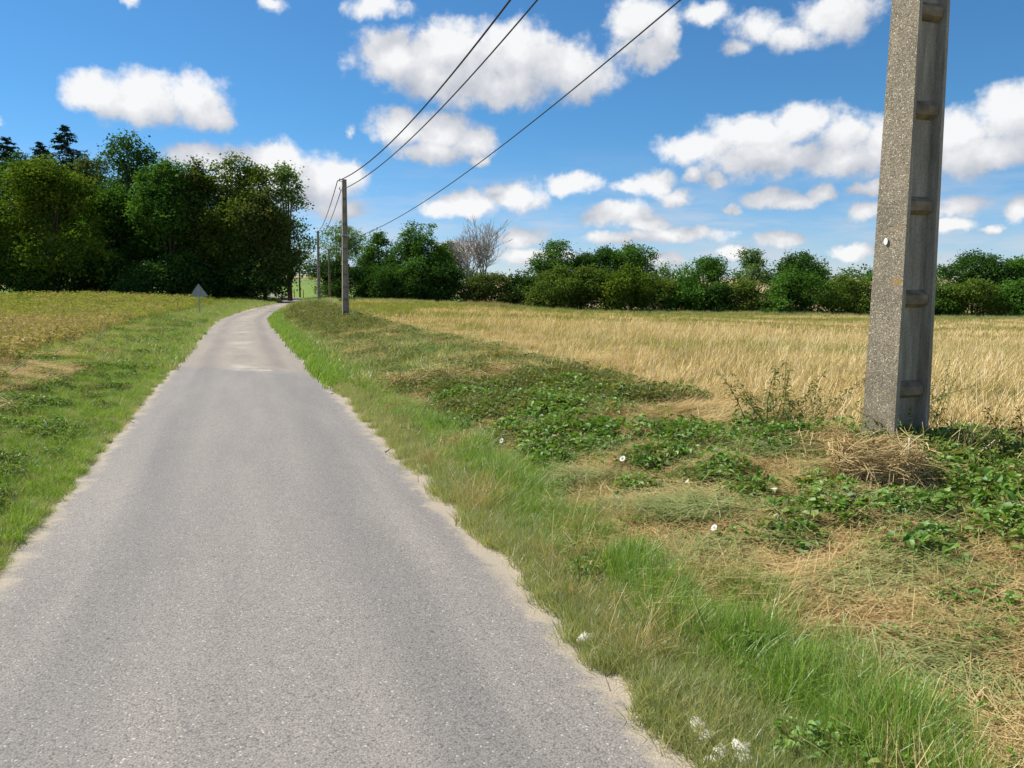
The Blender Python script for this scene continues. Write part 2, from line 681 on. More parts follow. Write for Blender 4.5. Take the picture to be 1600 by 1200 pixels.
M = {}
M['grass'] = veg('grass', [(0.0, (0.11, 0.20, 0.018)), (0.35, (0.18, 0.30, 0.030)), (0.65, (0.24, 0.39, 0.05)), (0.9, (0.34, 0.41, 0.09)), (1.0, (0.50, 0.45, 0.19))], 0.45, 0.03, 0.35)
M['grass_dry'] = veg('grass_dry', [(0.0, (0.16, 0.22, 0.055)), (0.4, (0.29, 0.35, 0.11)), (0.68, (0.43, 0.43, 0.19)), (1.0, (0.64, 0.55, 0.29))], 0.42, 0.05, 0.35)
M['hay'] = veg('hay', [(0.0, (0.26, 0.17, 0.07)), (0.3, (0.44, 0.31, 0.13)), (0.62, (0.60, 0.45, 0.21)), (0.88, (0.70, 0.56, 0.29)), (1.0, (0.34, 0.34, 0.09))], 0.25, 0.02, 0.4)
M['stubble'] = veg('stubble', [(0.0, (0.24, 0.17, 0.075)), (0.3, (0.52, 0.375, 0.165)), (0.65, (0.77, 0.595, 0.315)), (1.0, (0.92, 0.79, 0.50))], 0.25, 0.0, 0.25, place=0.15, pscale=0.18)
M['field_weed'] = veg('field_weed', [(0.0, (0.16, 0.21, 0.04)), (0.5, (0.27, 0.31, 0.075)), (0.8, (0.38, 0.37, 0.11)), (1.0, (0.40, 0.33, 0.12))], 0.38, 0.0, 0.5)
M['brown_weed'] = veg('brown_weed', [(0.0, (0.14, 0.17, 0.045)), (0.3, (0.30, 0.27, 0.10)), (0.6, (0.50, 0.38, 0.19)), (0.85, (0.64, 0.52, 0.30)), (1.0, (0.72, 0.63, 0.42))], 0.3, 0.0, 0.3)
M['leaf'] = veg('ground_leaf', [(0.0, (0.055, 0.12, 0.016)), (0.35, (0.11, 0.22, 0.025)), (0.70, (0.18, 0.31, 0.042)), (0.90, (0.28, 0.32, 0.075)), (1.0, (0.42, 0.27, 0.11))], 0.36, 0.025, 0.35, 0.5)
M['leaf_olive'] = veg('olive_leaf', [(0.0, (0.075, 0.105, 0.022)), (0.5, (0.15, 0.185, 0.04)), (0.85, (0.26, 0.255, 0.075)), (1.0, (0.30, 0.22, 0.09))], 0.34, 0.02, 0.35, 0.5)
M['stem'] = veg('weed_stem', [(0.0, (0.10, 0.11, 0.03)), (1.0, (0.22, 0.17, 0.07))], 0.0, 0.03)
M['petal'] = veg('petal', [(0.0, (0.80, 0.80, 0.78)), (1.0, (0.86, 0.85, 0.82))], 0.3, 0.02)

TREE = {
    'dark': [(0.0, (0.014, 0.034, 0.010)), (0.5, (0.028, 0.066, 0.014)), (1.0, (0.055, 0.105, 0.022))],
    'mid': [(0.0, (0.022, 0.055, 0.011)), (0.5, (0.043, 0.098, 0.016)), (1.0, (0.085, 0.155, 0.028))],
    'yellow': [(0.0, (0.030, 0.060, 0.010)), (0.5, (0.075, 0.125, 0.016)), (1.0, (0.17, 0.21, 0.030))],
    'brown': [(0.0, (0.024, 0.042, 0.012)), (0.45, (0.046, 0.075, 0.018)), (0.8, (0.085, 0.095, 0.028)), (1.0, (0.13, 0.095, 0.038))],
    'olive': [(0.0, (0.030, 0.050, 0.012)), (0.5, (0.065, 0.105, 0.018)), (1.0, (0.13, 0.165, 0.033))],
    'pale': [(0.0, (0.040, 0.075, 0.025)), (0.5, (0.075, 0.125, 0.036)), (1.0, (0.14, 0.195, 0.065))],
    'conifer': [(0.0, (0.010, 0.026, 0.016)), (0.6, (0.022, 0.048, 0.028)), (1.0, (0.042, 0.075, 0.042))],
}
TREE = {k: [(p, tuple(min(0.5, v * {'conifer': 1.5, 'yellow': 1.45, 'brown': 1.8, 'dark': 1.8, 'olive': 1.6}.get(k, 1.85)) for v in c)) for p, c in st] for k, st in TREE.items()}
for k, st in TREE.items():
    M['tree_' + k] = veg('foliage_' + k, st, 0.32 if k != 'conifer' else 0.1, 0.0, 0.0, 0.5)


def mat_bark(name, c1, c2):
    m = NT(name)
    tc = m.n('ShaderNodeTexCoord')
    mp = m.n('ShaderNodeMapping')
    mp.inputs['Scale'].default_value = (6, 6, 1.2)
    m.l(tc.outputs['Object'], mp.inputs[0])
    f = m.noise(mp.outputs[0], 3.0, 5.0, 0.65)
    m.bsdf(m.ramp(f, [(0.3, c1), (0.7, c2)]), 0.9, 0.2, f, 0.5, 0.03)
    return m.m


M['bark'] = mat_bark('bark', (0.045, 0.036, 0.026), (0.14, 0.115, 0.085))
M['deadwood'] = mat_bark('bleached_bark', (0.28, 0.245, 0.20), (0.52, 0.47, 0.40))
M['stick'] = mat_bark('bleached_stick', (0.34, 0.28, 0.19), (0.62, 0.54, 0.40))


def mat_ground():
    m = NT('ground')
    at_ = m.n('ShaderNodeAttribute', attribute_name='zone')      # 0 road edge dust, 1 right verge, 2 right field, 3 left verge, 4 left field, 5 far
    sepc = m.n('ShaderNodeAttribute', attribute_name='edge')     # metres from the asphalt
    yy = m.n('ShaderNodeAttribute', attribute_name='field')      # 0 verge .. 1 field
    lf = m.n('ShaderNodeAttribute', attribute_name='left')
    far = m.n('ShaderNodeAttribute', attribute_name='far')
    ge = m.n('ShaderNodeNewGeometry')
    pos = ge.outputs['Position']
    n_f = m.noise(pos, 60.0, 4.0, 0.7)
    n_m = m.noise(pos, 2.2, 5.0, 0.62)
    n_l = m.noise(pos, 0.16, 3.0, 0.5)
    verge = m.ramp(n_m, [(0.30, (0.10, 0.11, 0.035)), (0.45, (0.20, 0.165, 0.065)), (0.55, (0.32, 0.24, 0.105)), (0.72, (0.42, 0.32, 0.15))])
    straw = m.ramp(n_m, [(0.25, (0.20, 0.145, 0.06)), (0.5, (0.32, 0.235, 0.10)), (0.8, (0.40, 0.30, 0.14))])
    green = m.ramp(n_m, [(0.25, (0.15, 0.17, 0.04)), (0.7, (0.28, 0.255, 0.075))])
    # long stripes left by the harvest
    mp = m.n('ShaderNodeMapping')
    mp.inputs['Rotation'].default_value = (0, 0, math.radians(-9))
    mp.inputs['Scale'].default_value = (0.02, 0.14, 0)
    m.l(pos, mp.inputs[0])
    n_s = m.noise(mp.outputs[0], 1.6, 3.0, 0.6)
    gf = m.maprange(n_s, 0.36, 0.54)
    field = m.mix(m.math('MULTIPLY', gf, 0.75), straw, green)
    lfield = m.mix(m.maprange(n_l, 0.42, 0.6), m.ramp(n_m, [(0.3, (0.14, 0.11, 0.045)), (0.7, (0.27, 0.20, 0.085))]), green)
    lverge = m.ramp(n_m, [(0.3, (0.055, 0.08, 0.02)), (0.5, (0.11, 0.13, 0.035)), (0.7, (0.25, 0.20, 0.085))])
    r = m.mix(yy.outputs['Fac'], verge, field)
    l_ = m.mix(yy.outputs['Fac'], lverge, lfield)
    c = m.mix(lf.outputs['Fac'], r, l_)
    c = m.mix(0.35, c, m.ramp(n_f, [(0.3, 0.35), (0.7, 1.0)]), 'MULTIPLY')
    # far fields: stubble and meadow parcels
    vo = m.n('ShaderNodeTexVoronoi')
    vo.inputs['Scale'].default_value = 0.006
    m.l(pos, vo.inputs['Vector'])
    sp = m.n('ShaderNodeSeparateColor')
    m.l(vo.outputs['Color'], sp.inputs[0])
    farc = m.ramp(sp.outputs[0], [(0.0, (0.36, 0.27, 0.14)), (0.55, (0.33, 0.25, 0.12)), (0.8, (0.14, 0.19, 0.05)), (1.0, (0.30, 0.24, 0.12))], 'CONSTANT')
    c = m.mix(far.outputs['Fac'], c, farc)
    mead = m.n('ShaderNodeAttribute', attribute_name='meadow')
    c = m.mix(mead.outputs['Fac'], c, m.ramp(n_m, [(0.3, (0.10, 0.17, 0.03)), (0.7, (0.19, 0.25, 0.05))]))
    # pale chalky dust beside the asphalt
    e = m.math('MULTIPLY_ADD', m.noise(pos, 3.5, 4.0, 0.65), 0.5, -0.25)
    e = m.math('ADD', sepc.outputs['Fac'], e)
    dust = m.maprange(e, 0.04, 0.28, 1.0, 0.0)
    dc = m.ramp(m.noise(pos, 140.0, 3.0, 0.7), [(0.3, (0.22, 0.185, 0.13)), (0.55, (0.42, 0.36, 0.265)), (0.75, (0.58, 0.52, 0.42))])
    c = m.mix(dust, c, dc)
    m.bsdf(c, 0.95, 0.1, n_f, 0.6, 0.03)
    return m.m


def mat_road():
    m = NT('asphalt')
    uv = m.n('ShaderNodeUVMap', uv_map='road')
    sp = m.n('ShaderNodeSeparateXYZ')
    m.l(uv.outputs[0], sp.inputs[0])
    s, y = sp.outputs[0], sp.outputs[1]
    ge = m.n('ShaderNodeNewGeometry')
    pos = ge.outputs['Position']
    # exposed chippings
    vo = m.n('ShaderNodeTexVoronoi')
    vo.inputs['Scale'].default_value = 135.0
    m.l(pos, vo.inputs['Vector'])
    sc = m.n('ShaderNodeSeparateColor')
    m.l(vo.outputs['Color'], sc.inputs[0])
    chips = m.ramp(sc.outputs[0], [(0.0, (0.13, 0.124, 0.116)), (0.08, (0.195, 0.185, 0.173)), (0.4, (0.225, 0.213, 0.198)), (0.8, (0.26, 0.246, 0.226)), (0.985, (0.42, 0.40, 0.37))], 'CONSTANT')
    gap = m.maprange(vo.outputs['Distance'], 0.35, 0.75, 1.0, 0.68)
    chips = m.mix(1.0, chips, gap, 'MULTIPLY')
    # slow tone drift, stretched along the road
    cm = m.n('ShaderNodeCombineXYZ')
    m.l(m.math('MULTIPLY', s, 1.6), cm.inputs[0])
    m.l(m.math('MULTIPLY', y, 0.22), cm.inputs[1])
    drift = m.noise(cm.outputs[0], 1.3, 4.0, 0.55)
    c = m.mix(1.0, chips, m.ramp(drift, [(0.3, (0.99, 0.95, 0.91)), (0.7, (1.26, 1.20, 1.10))]), 'MULTIPLY')
    # wheel tracks: slightly bluer and darker where the tyres polish it
    a = m.math('ABSOLUTE', s)
    tr = m.math('SUBTRACT', a, 0.78)
    tr = m.math('ABSOLUTE', m.math('ADD', tr, m.math('MULTIPLY_ADD', drift, 0.3, -0.15)))
    tr = m.maprange(tr, 0.05, 0.34, 1.0, 0.0)
    c = m.mix(m.math('MULTIPLY', tr, 0.9), c, m.mix(1.0, c, (0.83, 0.84, 0.86), 'MULTIPLY'))
    # the older stretch ahead is paler and browner, with a worn joint across the road
    wob = m.math('MULTIPLY_ADD', m.noise(pos, 1.2, 3.0), 1.2, -0.6)
    yj = m.math('ADD', y, m.math('ADD', wob, m.math('MULTIPLY', s, 0.5)))
    old = m.maprange(yj, 15.8, 16.3)
    c = m.mix(m.math('MULTIPLY', old, 0.6), c, m.mix(1.0, c, (1.28, 1.18, 1.02), 'MULTIPLY'))
    smear = m.math('MULTIPLY', m.maprange(m.math('ABSOLUTE', m.math('SUBTRACT', yj, 16.2)), 0.05, 0.9, 1.0, 0.0), m.maprange(m.noise(pos, 1.7, 4.0, 0.6), 0.38, 0.62))
    smear = m.math('MULTIPLY', smear, m.maprange(m.math('ABSOLUTE', m.math('ADD', s, -0.25)), 0.3, 0.85, 1.0, 0.0))
    c = m.mix(m.math('MULTIPLY', smear, 0.8), c, (0.50, 0.45, 0.36))
    mid = m.math('MULTIPLY', m.maprange(m.math('ABSOLUTE', s), 0.1, 0.6, 1.0, 0.0), m.maprange(m.noise(pos, 0.5, 4.0, 0.6), 0.45, 0.7))
    c = m.mix(m.math('MULTIPLY', m.math('MULTIPLY', mid, old), 0.55), c, (0.46, 0.39, 0.29))
    # dust creeping in from the edges
    ed = m.math('MULTIPLY_ADD', m.noise(pos, 3.4, 7.0, 0.72), 0.62, -0.31)
    ed = m.math('ADD', a, ed)
    dust = m.math('MULTIPLY', m.maprange(ed, 1.33, 1.47), m.maprange(m.noise(pos, 45.0, 4.0, 0.7), 0.22, 0.48, 0.35, 1.0))
    dc = m.ramp(m.noise(pos, 150.0, 3.0, 0.7), [(0.3, (0.21, 0.175, 0.125)), (0.55, (0.36, 0.305, 0.225)), (0.75, (0.48, 0.42, 0.33))])
    c = m.mix(dust, c, dc)
    # faint blotches and a few hairline cracks
    bl = m.maprange(m.noise(pos, 0.8, 5.0, 0.7), 0.52, 0.72)
    c = m.mix(m.math('MULTIPLY', bl, 0.35), c, m.mix(1.0, c, (0.78, 0.77, 0.76), 'MULTIPLY'))
    v3 = m.n('ShaderNodeTexVoronoi', feature='DISTANCE_TO_EDGE')
    v3.inputs['Scale'].default_value = 0.55
    wv = m.n('ShaderNodeVectorMath', operation='ADD')
    nz = m.n('ShaderNodeTexNoise')
    nz.inputs['Scale'].default_value = 3.0
    nz.inputs['Detail'].default_value = 5.0
    m.l(pos, nz.inputs['Vector'])
    m.l(pos, wv.inputs[0])
    sv = m.n('ShaderNodeVectorMath', operation='SCALE')
    sv.inputs['Scale'].default_value = 0.5
    m.l(nz.outputs['Color'], sv.inputs[0])
    m.l(sv.outputs[0], wv.inputs[1])
    m.l(wv.outputs[0], v3.inputs['Vector'])
    ck = m.math('MULTIPLY', m.maprange(v3.outputs['Distance'], 0.002, 0.005, 1.0, 0.0), m.maprange(m.noise(pos, 0.45, 2.0), 0.52, 0.60))
    c = m.mix(m.math('MULTIPLY', ck, 0.2), c, (0.06, 0.055, 0.05))
    # sparse tar spots and bits
    v2 = m.n('ShaderNodeTexVoronoi')
    v2.inputs['Scale'].default_value = 3.2
    m.l(pos, v2.inputs['Vector'])
    spot = m.maprange(v2.outputs['Distance'], 0.02, 0.05, 1.0, 0.0)
    c = m.mix(m.math('MULTIPLY', spot, 0.7), c, (0.05, 0.045, 0.04))
    h = m.math('SUBTRACT', 1.0, vo.outputs['Distance'])
    b = m.bsdf(c, 0.82, 0.35, h, 0.32, 0.004)
    return m.m


def mat_concrete():
    m = NT('exposed_aggregate_concrete')
    tc = m.n('ShaderNodeTexCoord')
    pos = tc.outputs['Object']
    vo = m.n('ShaderNodeTexVoronoi')
    vo.inputs['Scale'].default_value = 120.0
    m.l(pos, vo.inputs['Vector'])
    sc = m.n('ShaderNodeSeparateColor')
    m.l(vo.outputs['Color'], sc.inputs[0])
    c = m.ramp(sc.outputs[0], [(0.0, (0.12, 0.108, 0.09)), (0.2, (0.19, 0.172, 0.145)), (0.6, (0.25, 0.228, 0.19)), (0.88, (0.36, 0.335, 0.285)), (0.97, (0.50, 0.48, 0.43))], 'CONSTANT')
    big = m.noise(pos, 2.2, 5.0, 0.6)
    c = m.mix(1.0, c, m.ramp(big, [(0.3, (0.75, 0.74, 0.72)), (0.7, (1.12, 1.08, 1.0))]), 'MULTIPLY')
    sz_ = m.n('ShaderNodeSeparateXYZ')
    m.l(pos, sz_.inputs[0])
    c = m.mix(1.0, c, (1.22, 1.16, 1.04), 'MULTIPLY')
    foot = m.math('MULTIPLY', m.maprange(sz_.outputs[2], 0.1, 0.9, 1.0, 0.0), m.maprange(m.noise(pos, 6.0, 4.0, 0.6), 0.35, 0.6))
    c = m.mix(m.math('MULTIPLY', foot, 0.55), c, (0.12, 0.115, 0.07))
    li = m.maprange(m.noise(pos, 4.2, 3.0, 0.5), 0.66, 0.71)
    c = m.mix(m.math('MULTIPLY', li, 0.75), c, (0.36, 0.21, 0.055))
    m.bsdf(c, 0.9, 0.25, m.math('SUBTRACT', 1.0, vo.outputs['Distance']), 0.5, 0.006)
    return m.m


def mat_smooth_concrete():
    m = NT('smooth_cast_concrete')
    tc = m.n('ShaderNodeTexCoord')
    pos = tc.outputs['Object']
    mp = m.n('ShaderNodeMapping')
    mp.inputs['Scale'].default_value = (7, 7, 0.8)
    m.l(pos, mp.inputs[0])
    f = m.noise(mp.outputs[0], 2.0, 5.0, 0.65)
    g = m.noise(pos, 60.0, 3.0, 0.6)
    c = m.ramp(f, [(0.28, (0.20, 0.18, 0.145)), (0.55, (0.34, 0.315, 0.265)), (0.75, (0.46, 0.435, 0.375))])
    c = m.mix(0.5, c, m.ramp(g, [(0.35, 0.55), (0.6, 1.0)]), 'MULTIPLY')
    st = m.maprange(m.noise(mp.outputs[0], 0.9, 3.0, 0.5), 0.55, 0.68)
    c = m.mix(m.math('MULTIPLY', st, 0.5), c, (0.16, 0.11, 0.06))
    m.bsdf(c, 0.88, 0.25, g, 0.3, 0.004)
    return m.m


def mat_simple(name, col, rough=0.6, metal=0.0, var=0.25, scale=8.0, spec=0.4):
    m = NT(name)
    tc = m.n('ShaderNodeTexCoord')
    f = m.noise(tc.outputs['Object'], scale, 5.0, 0.6)
    lo = tuple(c * (1 - var) for c in col)
    hi = tuple(min(1, c * (1 + var)) for c in col)
    m.bsdf(m.ramp(f, [(0.3, lo), (0.7, hi)]), rough, spec, f, 0.15, 0.004, metal)
    return m.m


M['ground'] = mat_ground()
M['road'] = mat_road()
M['concrete'] = mat_concrete()
M['panel'] = mat_smooth_concrete()
M['rung'] = mat_simple('lichen_stained_concrete', (0.19, 0.155, 0.105), 0.9, 0, 0.5, 9)
M['cable'] = mat_simple('black_cable', (0.018, 0.018, 0.02), 0.5)
M['steel'] = mat_simple('galvanised_steel', (0.42, 0.43, 0.43), 0.5, 0.6, 0.15)
M['signback'] = mat_simple('grey_sign_back', (0.34, 0.34, 0.33), 0.55, 0.2, 0.12, 3.0)
M['porcelain'] = mat_simple('porcelain', (0.5, 0.52, 0.5), 0.25)
M['white'] = mat_simple('white_plate', (0.8, 0.8, 0.78), 0.5, 0, 0.05)
M['chalk'] = mat_simple('chalk_stone', (0.66, 0.63, 0.56), 0.9, 0, 0.25, 30)
M['wood'] = mat_simple('weathered_wood', (0.09, 0.075, 0.055), 0.9, 0, 0.35, 10)

# ------------------------------------------------------------------ ground and road


def axis(lo, hi, knots):
    return np.array(sorted(set(np.round(knots, 4).tolist())))


def build_ground():
    sR = np.concatenate([np.arange(0, 1.4, 0.35), [1.46, 1.5, 1.56, 1.64], np.arange(1.75, 8, 0.16), 8 * 1.055 ** np.arange(0, 112)])
    S = np.concatenate([-sR[::-1][:-1], sR])
    Yv = np.concatenate([np.arange(-30, 0, 2.0), np.arange(0, 14, 0.16), np.arange(14, 40, 0.4), np.arange(40, 130, 1.5), 130 * 1.045 ** np.arange(0, 80)])
    SS, YY = np.meshgrid(S, Yv)
    X = xc(YY) + SS
    Z = tz(X, YY)
    n, k = SS.shape
    V = np.stack([X, YY, Z], -1).reshape(-1, 3)
    i = np.arange(n - 1)[:, None] * k
    j = np.arange(k - 1)[None]
    q = np.stack([i + j, i + j + 1, i + k + j + 1, i + k + j], -1).reshape(-1, 4)
    Xf, Yf = V[:, 0], V[:, 1]
    sr, sl = sr_of(Xf, Yf), sl_of(Xf, Yf)
    left = (sl > sr).astype(float)
    edge = np.maximum(np.maximum(sr, sl), 0)
    field = np.where(left > 0.5, ss(2.4, 4.5, sl + 0.4 * fnoise(Xf, Yf, 2.0, 3)), ss(3.3, 4.2, sr + 0.4 * fnoise(Xf, Yf, 2.0, 3)))
    far = ss(125, 150, Yf + 0 * Xf)
    far = np.maximum(far, ss(85, 100, sl))
    mead = ss(118, 128, Yf) * (1 - ss(235, 250, Yf)) * (sr > 0) * (sr < 45)
    mead = np.maximum(mead, ss(128, 138, Yf) * (1 - ss(235, 250, Yf)) * (sl > 0) * (sl < 60))
    me = make_mesh('ground', V, [q], True, {'edge': edge, 'field': field, 'left': left, 'far': far, 'meadow': mead})
    o = link('ground', me, M['ground'])
    tag(o, 'verges and stubble fields on both sides of the lane', 'ground', kind='structure')
    return o


def build_road():
    Yv = np.concatenate([np.arange(-28, 0, 1.0), np.arange(0, 20, 0.25), np.arange(20, 60, 1.0), np.arange(60, 215, 2.5)])
    S = np.array([-1.5, -1.25, -0.75, 0, 0.75, 1.25, 1.5])
    rag = 0.07 * np.array([float(fnoise(0.0, y, 1.1, 4)) + 0.6 * float(fnoise(3.0, y, 0.45, 2)) for y in Yv])
    rag2 = 0.07 * np.array([float(fnoise(9.0, y, 1.2, 1)) + 0.6 * float(fnoise(5.0, y, 0.4, 0)) for y in Yv])
    SS, YY = np.meshgrid(S, Yv)
    SS = SS.copy()
    SS[:, 0] += rag - 0.02
    SS[:, -1] += rag2 + 0.02
    zr = 0.008 * np.clip(YY - 90, 0, 200) + 0.027 * np.clip(YY - 165, 0, 420)
    Z = zr + 0.006 + 0.025 * (1 - (SS / 1.5) ** 2)
    Z = Z + np.where(YY > 60, 0.03, 0)
    V = np.stack([xc(YY) + SS, YY, Z], -1).reshape(-1, 3)
    n, k = SS.shape
    i = np.arange(n - 1)[:, None] * k
    j = np.arange(k - 1)[None]
    q = np.stack([i + j, i + j + 1, i + k + j + 1, i + k + j], -1).reshape(-1, 4)
    me = make_mesh('road', V, [q], True)
    uv = me.uv_layers.new(name='road')
    li = np.empty(len(me.loops), np.int32)
    me.loops.foreach_get('vertex_index', li)
    U = np.stack([SS.ravel()[li], YY.ravel()[li]], -1)
    uv.data.foreach_set('uv', U.ravel().astype(np.float32))
    tag(link('road', me, M['road']), 'narrow grey asphalt lane curving away past the wood', 'road', kind='structure')


build_ground()
build_road()


# ------------------------------------------------------------------ scattering of uncountable growth (instances on points)
def scatter(name, protos, P, rot, scl, idx, label, cat):
    """protos: meshes with materials; P (n,3); rot (n,3); scl (n,)"""
    col = bpy.data.collections.new(name + '_kinds')
    for i, me in enumerate(protos):
        o = bpy.data.objects.new('%s_kind_%02d' % (name, i), me)
        col.objects.link(o)
    me = bpy.data.meshes.new(name)
    me.vertices.add(len(P))
    me.vertices.foreach_set('co', np.asarray(P, np.float32).ravel())
    a = me.attributes.new('rot', 'FLOAT_VECTOR', 'POINT')
    a.data.foreach_set('vector', np.asarray(rot, np.float32).ravel())
    a = me.attributes.new('scl', 'FLOAT', 'POINT')
    a.data.foreach_set('value', np.asarray(scl, np.float32))
    a = me.attributes.new('pick', 'INT', 'POINT')
    a.data.foreach_set('value', np.asarray(idx, np.int32))
    o = link(name, me, protos[0].materials[0])
    tag(o, label, cat, kind='stuff')
    g = bpy.data.node_groups.new(name, 'GeometryNodeTree')
    g.interface.new_socket('Geometry', in_out='INPUT', socket_type='NodeSocketGeometry')
    g.interface.new_socket('Geometry', in_out='OUTPUT', socket_type='NodeSocketGeometry')
    gi = g.nodes.new('NodeGroupInput')
    go = g.nodes.new('NodeGroupOutput')
    ci = g.nodes.new('GeometryNodeCollectionInfo')
    ci.inputs['Collection'].default_value = col
    ci.inputs['Separate Children'].default_value = True
    ci.inputs['Reset Children'].default_value = True
    ip = g.nodes.new('GeometryNodeInstanceOnPoints')
    ip.inputs['Pick Instance'].default_value = True

    def named(n, t):
        x = g.nodes.new('GeometryNodeInputNamedAttribute')
        x.data_type = t
        x.inputs['Name'].default_value = n
        return [q for q in x.outputs if q.enabled and q.name == 'Attribute'][0]
    g.links.new(gi.outputs[0], ip.inputs['Points'])
    g.links.new(ci.outputs[0], ip.inputs['Instance'])
    g.links.new(named('pick', 'INT'), ip.inputs['Instance Index'])
    g.links.new(named('rot', 'FLOAT_VECTOR'), ip.inputs['Rotation'])
    g.links.new(named('scl', 'FLOAT'), ip.inputs['Scale'])
    g.links.new(ip.outputs[0], go.inputs[0])
    md = o.modifiers.new('scatter', 'NODES')
    md.node_group = g
    return o


U = lambda a, b, n: rng.uniform(a, b, n)


def proto_blades(name, n, rad, h, w, tilt, curl, mat, segs=3, lean=None, spread=math.pi, taper=True, both=None):
    th = U(0, 6.283, n)
    r = rad * np.sqrt(U(0, 1, n))
    base = np.stack([r * np.cos(th), r * np.sin(th), np.full(n, -0.015)], -1)
    ang = U(0, 6.283, n) if lean is None else lean + rng.normal(0, spread, n)
    V, Q, T, m = ribbons(base, ang, U(h[0], h[1], n), U(w[0], w[1], n), U(tilt[0], tilt[1], n), U(curl[0], curl[1], n), segs, face=U(0, 6.28, n), taper=taper)
    fs = [f for f in (Q, T) if f is not None]
    me = make_mesh(name, V, fs, False, {'rnd': np.repeat(U(0, 1, n), m)})
    me.materials.append(mat)
    return me


def proto_hay(name, n, rad, L, w, mat, lean=None, spread=0.5, hz=0.10):
    """loose cut stalks lying on each other"""
    base = np.stack([U(-rad, rad, n), U(-rad, rad, n), U(0.0, 1, n) ** 2 * hz], -1)
    ang = U(0, 6.283, n) if lean is None else lean + rng.normal(0, spread, n)
    ln = U(L[0], L[1], n)
    base[:, 0] -= np.cos(ang) * ln / 2
    base[:, 1] -= np.sin(ang) * ln / 2
    V, Q, T, m = ribbons(base, ang, ln, U(w[0], w[1], n), U(1.38, 1.56, n), U(-0.1, 0.35, n), 4, face=ang + math.pi / 2 + U(-0.7, 0.7, n), taper=False)
    V[:, 2] = np.maximum(V[:, 2], 0.004)
    me = make_mesh(name, V, [Q], False, {'rnd': np.repeat(U(0, 1, n), m)})
    me.materials.append(mat)
    return me


def proto_leafy(name, n, rad, h, L, mat, stems=10, simple=False, wide=0.75):
    """low leafy mound: leaves at all heights of a dome, on thin runners"""
    th = U(0, 6.283, n)
    r = rad * np.sqrt(U(0, 1, n))
    top = h * np.sqrt(np.clip(1 - (r / rad) ** 2, 0.05, 1)) + 0.01
    z = top * (1 - U(0, 1, n) ** 2.2 * 0.8)
    base = np.stack([r * np.cos(th), r * np.sin(th), z], -1)
    ln = U(L[0], L[1], n)
    V, Q, T, m = leaves(base, th + rng.normal(0, 1.1, n), rng.normal(-0.25, 0.35, n), rng.normal(0, 0.45, n), ln, ln * U(wide * 0.8, wide * 1.15, n), simple=simple)
    mb = MB()
    mb.add(V, Q, T, np.repeat(U(0, 1, n), m))
    ns = stems
    th = U(0, 6.28, ns)
    b = np.stack([np.cos(th) * rad * 0.2, np.sin(th) * rad * 0.2, np.zeros(ns)], -1)
    V, Q, T, m = ribbons(b, th, U(0.7, 1.1, ns) * rad * 1.1, np.full(ns, 0.003), U(0.3, 0.9, ns), U(0.4, 1.0, ns), 3, taper=False)
    mb.add(V, Q, T, np.repeat(U(0.7, 1, ns), m))
    me = mb.mesh(name)
    me.materials.append(mat)
    return me


def candidates(n, y0, y1, s0, s1, side):
    """random points beside the road; density falls with distance as the picture needs"""
    u = U(0, 1, n)
    Y = y0 * (y1 / y0) ** u
    s = U(s0, s1, n)
    X = xc(Y) + side * (HALF + s / CS)
    return X, Y, s


def in_view(X, Y, margin=0.12):
    return (np.abs(X) < (0.67 + margin) * Y + 0.6) & (Y > 0.8)


def pt(x, y):
    p = gnd(x, y)
    return p[0], p[1]


# leafy patches of the right verge: photo pixel of the centre, half width (m across), half depth (m), height factor
LEAFY = [(1430, 805, 1.15, 0.75, 1.0), (1560, 800, 0.8, 0.9, 1.1), (1230, 690, 0.95, 0.9, 0.95), (1120, 700, 0.8, 0.8, 1.0), (1320, 690, 0.5, 0.6, 0.7),
         (860, 640, 1.0, 1.3, 1.25), (780, 620, 0.9, 1.6, 1.0), (920, 705, 0.8, 0.6, 1.1), (850, 700, 0.7, 0.7, 1.1), (1110, 755, 0.45, 0.3, 1.0),
         (640, 585, 1.0, 2.6, 0.8), (700, 560, 1.0, 3.0, 0.8), (1540, 740, 0.8, 0.9, 1.1), (1580, 980, 0.25, 0.35, 0.8), (1040, 720, 0.5, 0.5, 0.9)]
NEST = pt(1368, 776)            # foot of the straw heap by the near pole
LEAFYW = [pt(a, b) + (w, d, h) for a, b, w, d, h in LEAFY]


def leafy_field(X, Y):
    f = np.full(np.shape(X), -9.0)
    hh = np.ones(np.shape(X))
    for (cx, cy, w, d, h) in LEAFYW:
        e = 1 - np.hypot((X - cx) / w, (Y - cy) / d)
        hh = np.where(e > f, h, hh)
        f = np.maximum(f, e)
    f = f - 3 * (np.hypot((X - NEST[0]) / 0.36, (Y - NEST[1] + 0.08) / 0.42) < 1)
    return f + 0.55 * fnoise(X, Y, 0.8, 2) + 0.2 * fnoise(X, Y, 0.35, 4), hh


def grass_edge(Y):
    return 0.84 + 0.14 * np.sin(Y * 2.1 + 0.6) + 0.1 * np.sin(Y * 5.3) + 0.45 * ss(14, 45, Y)


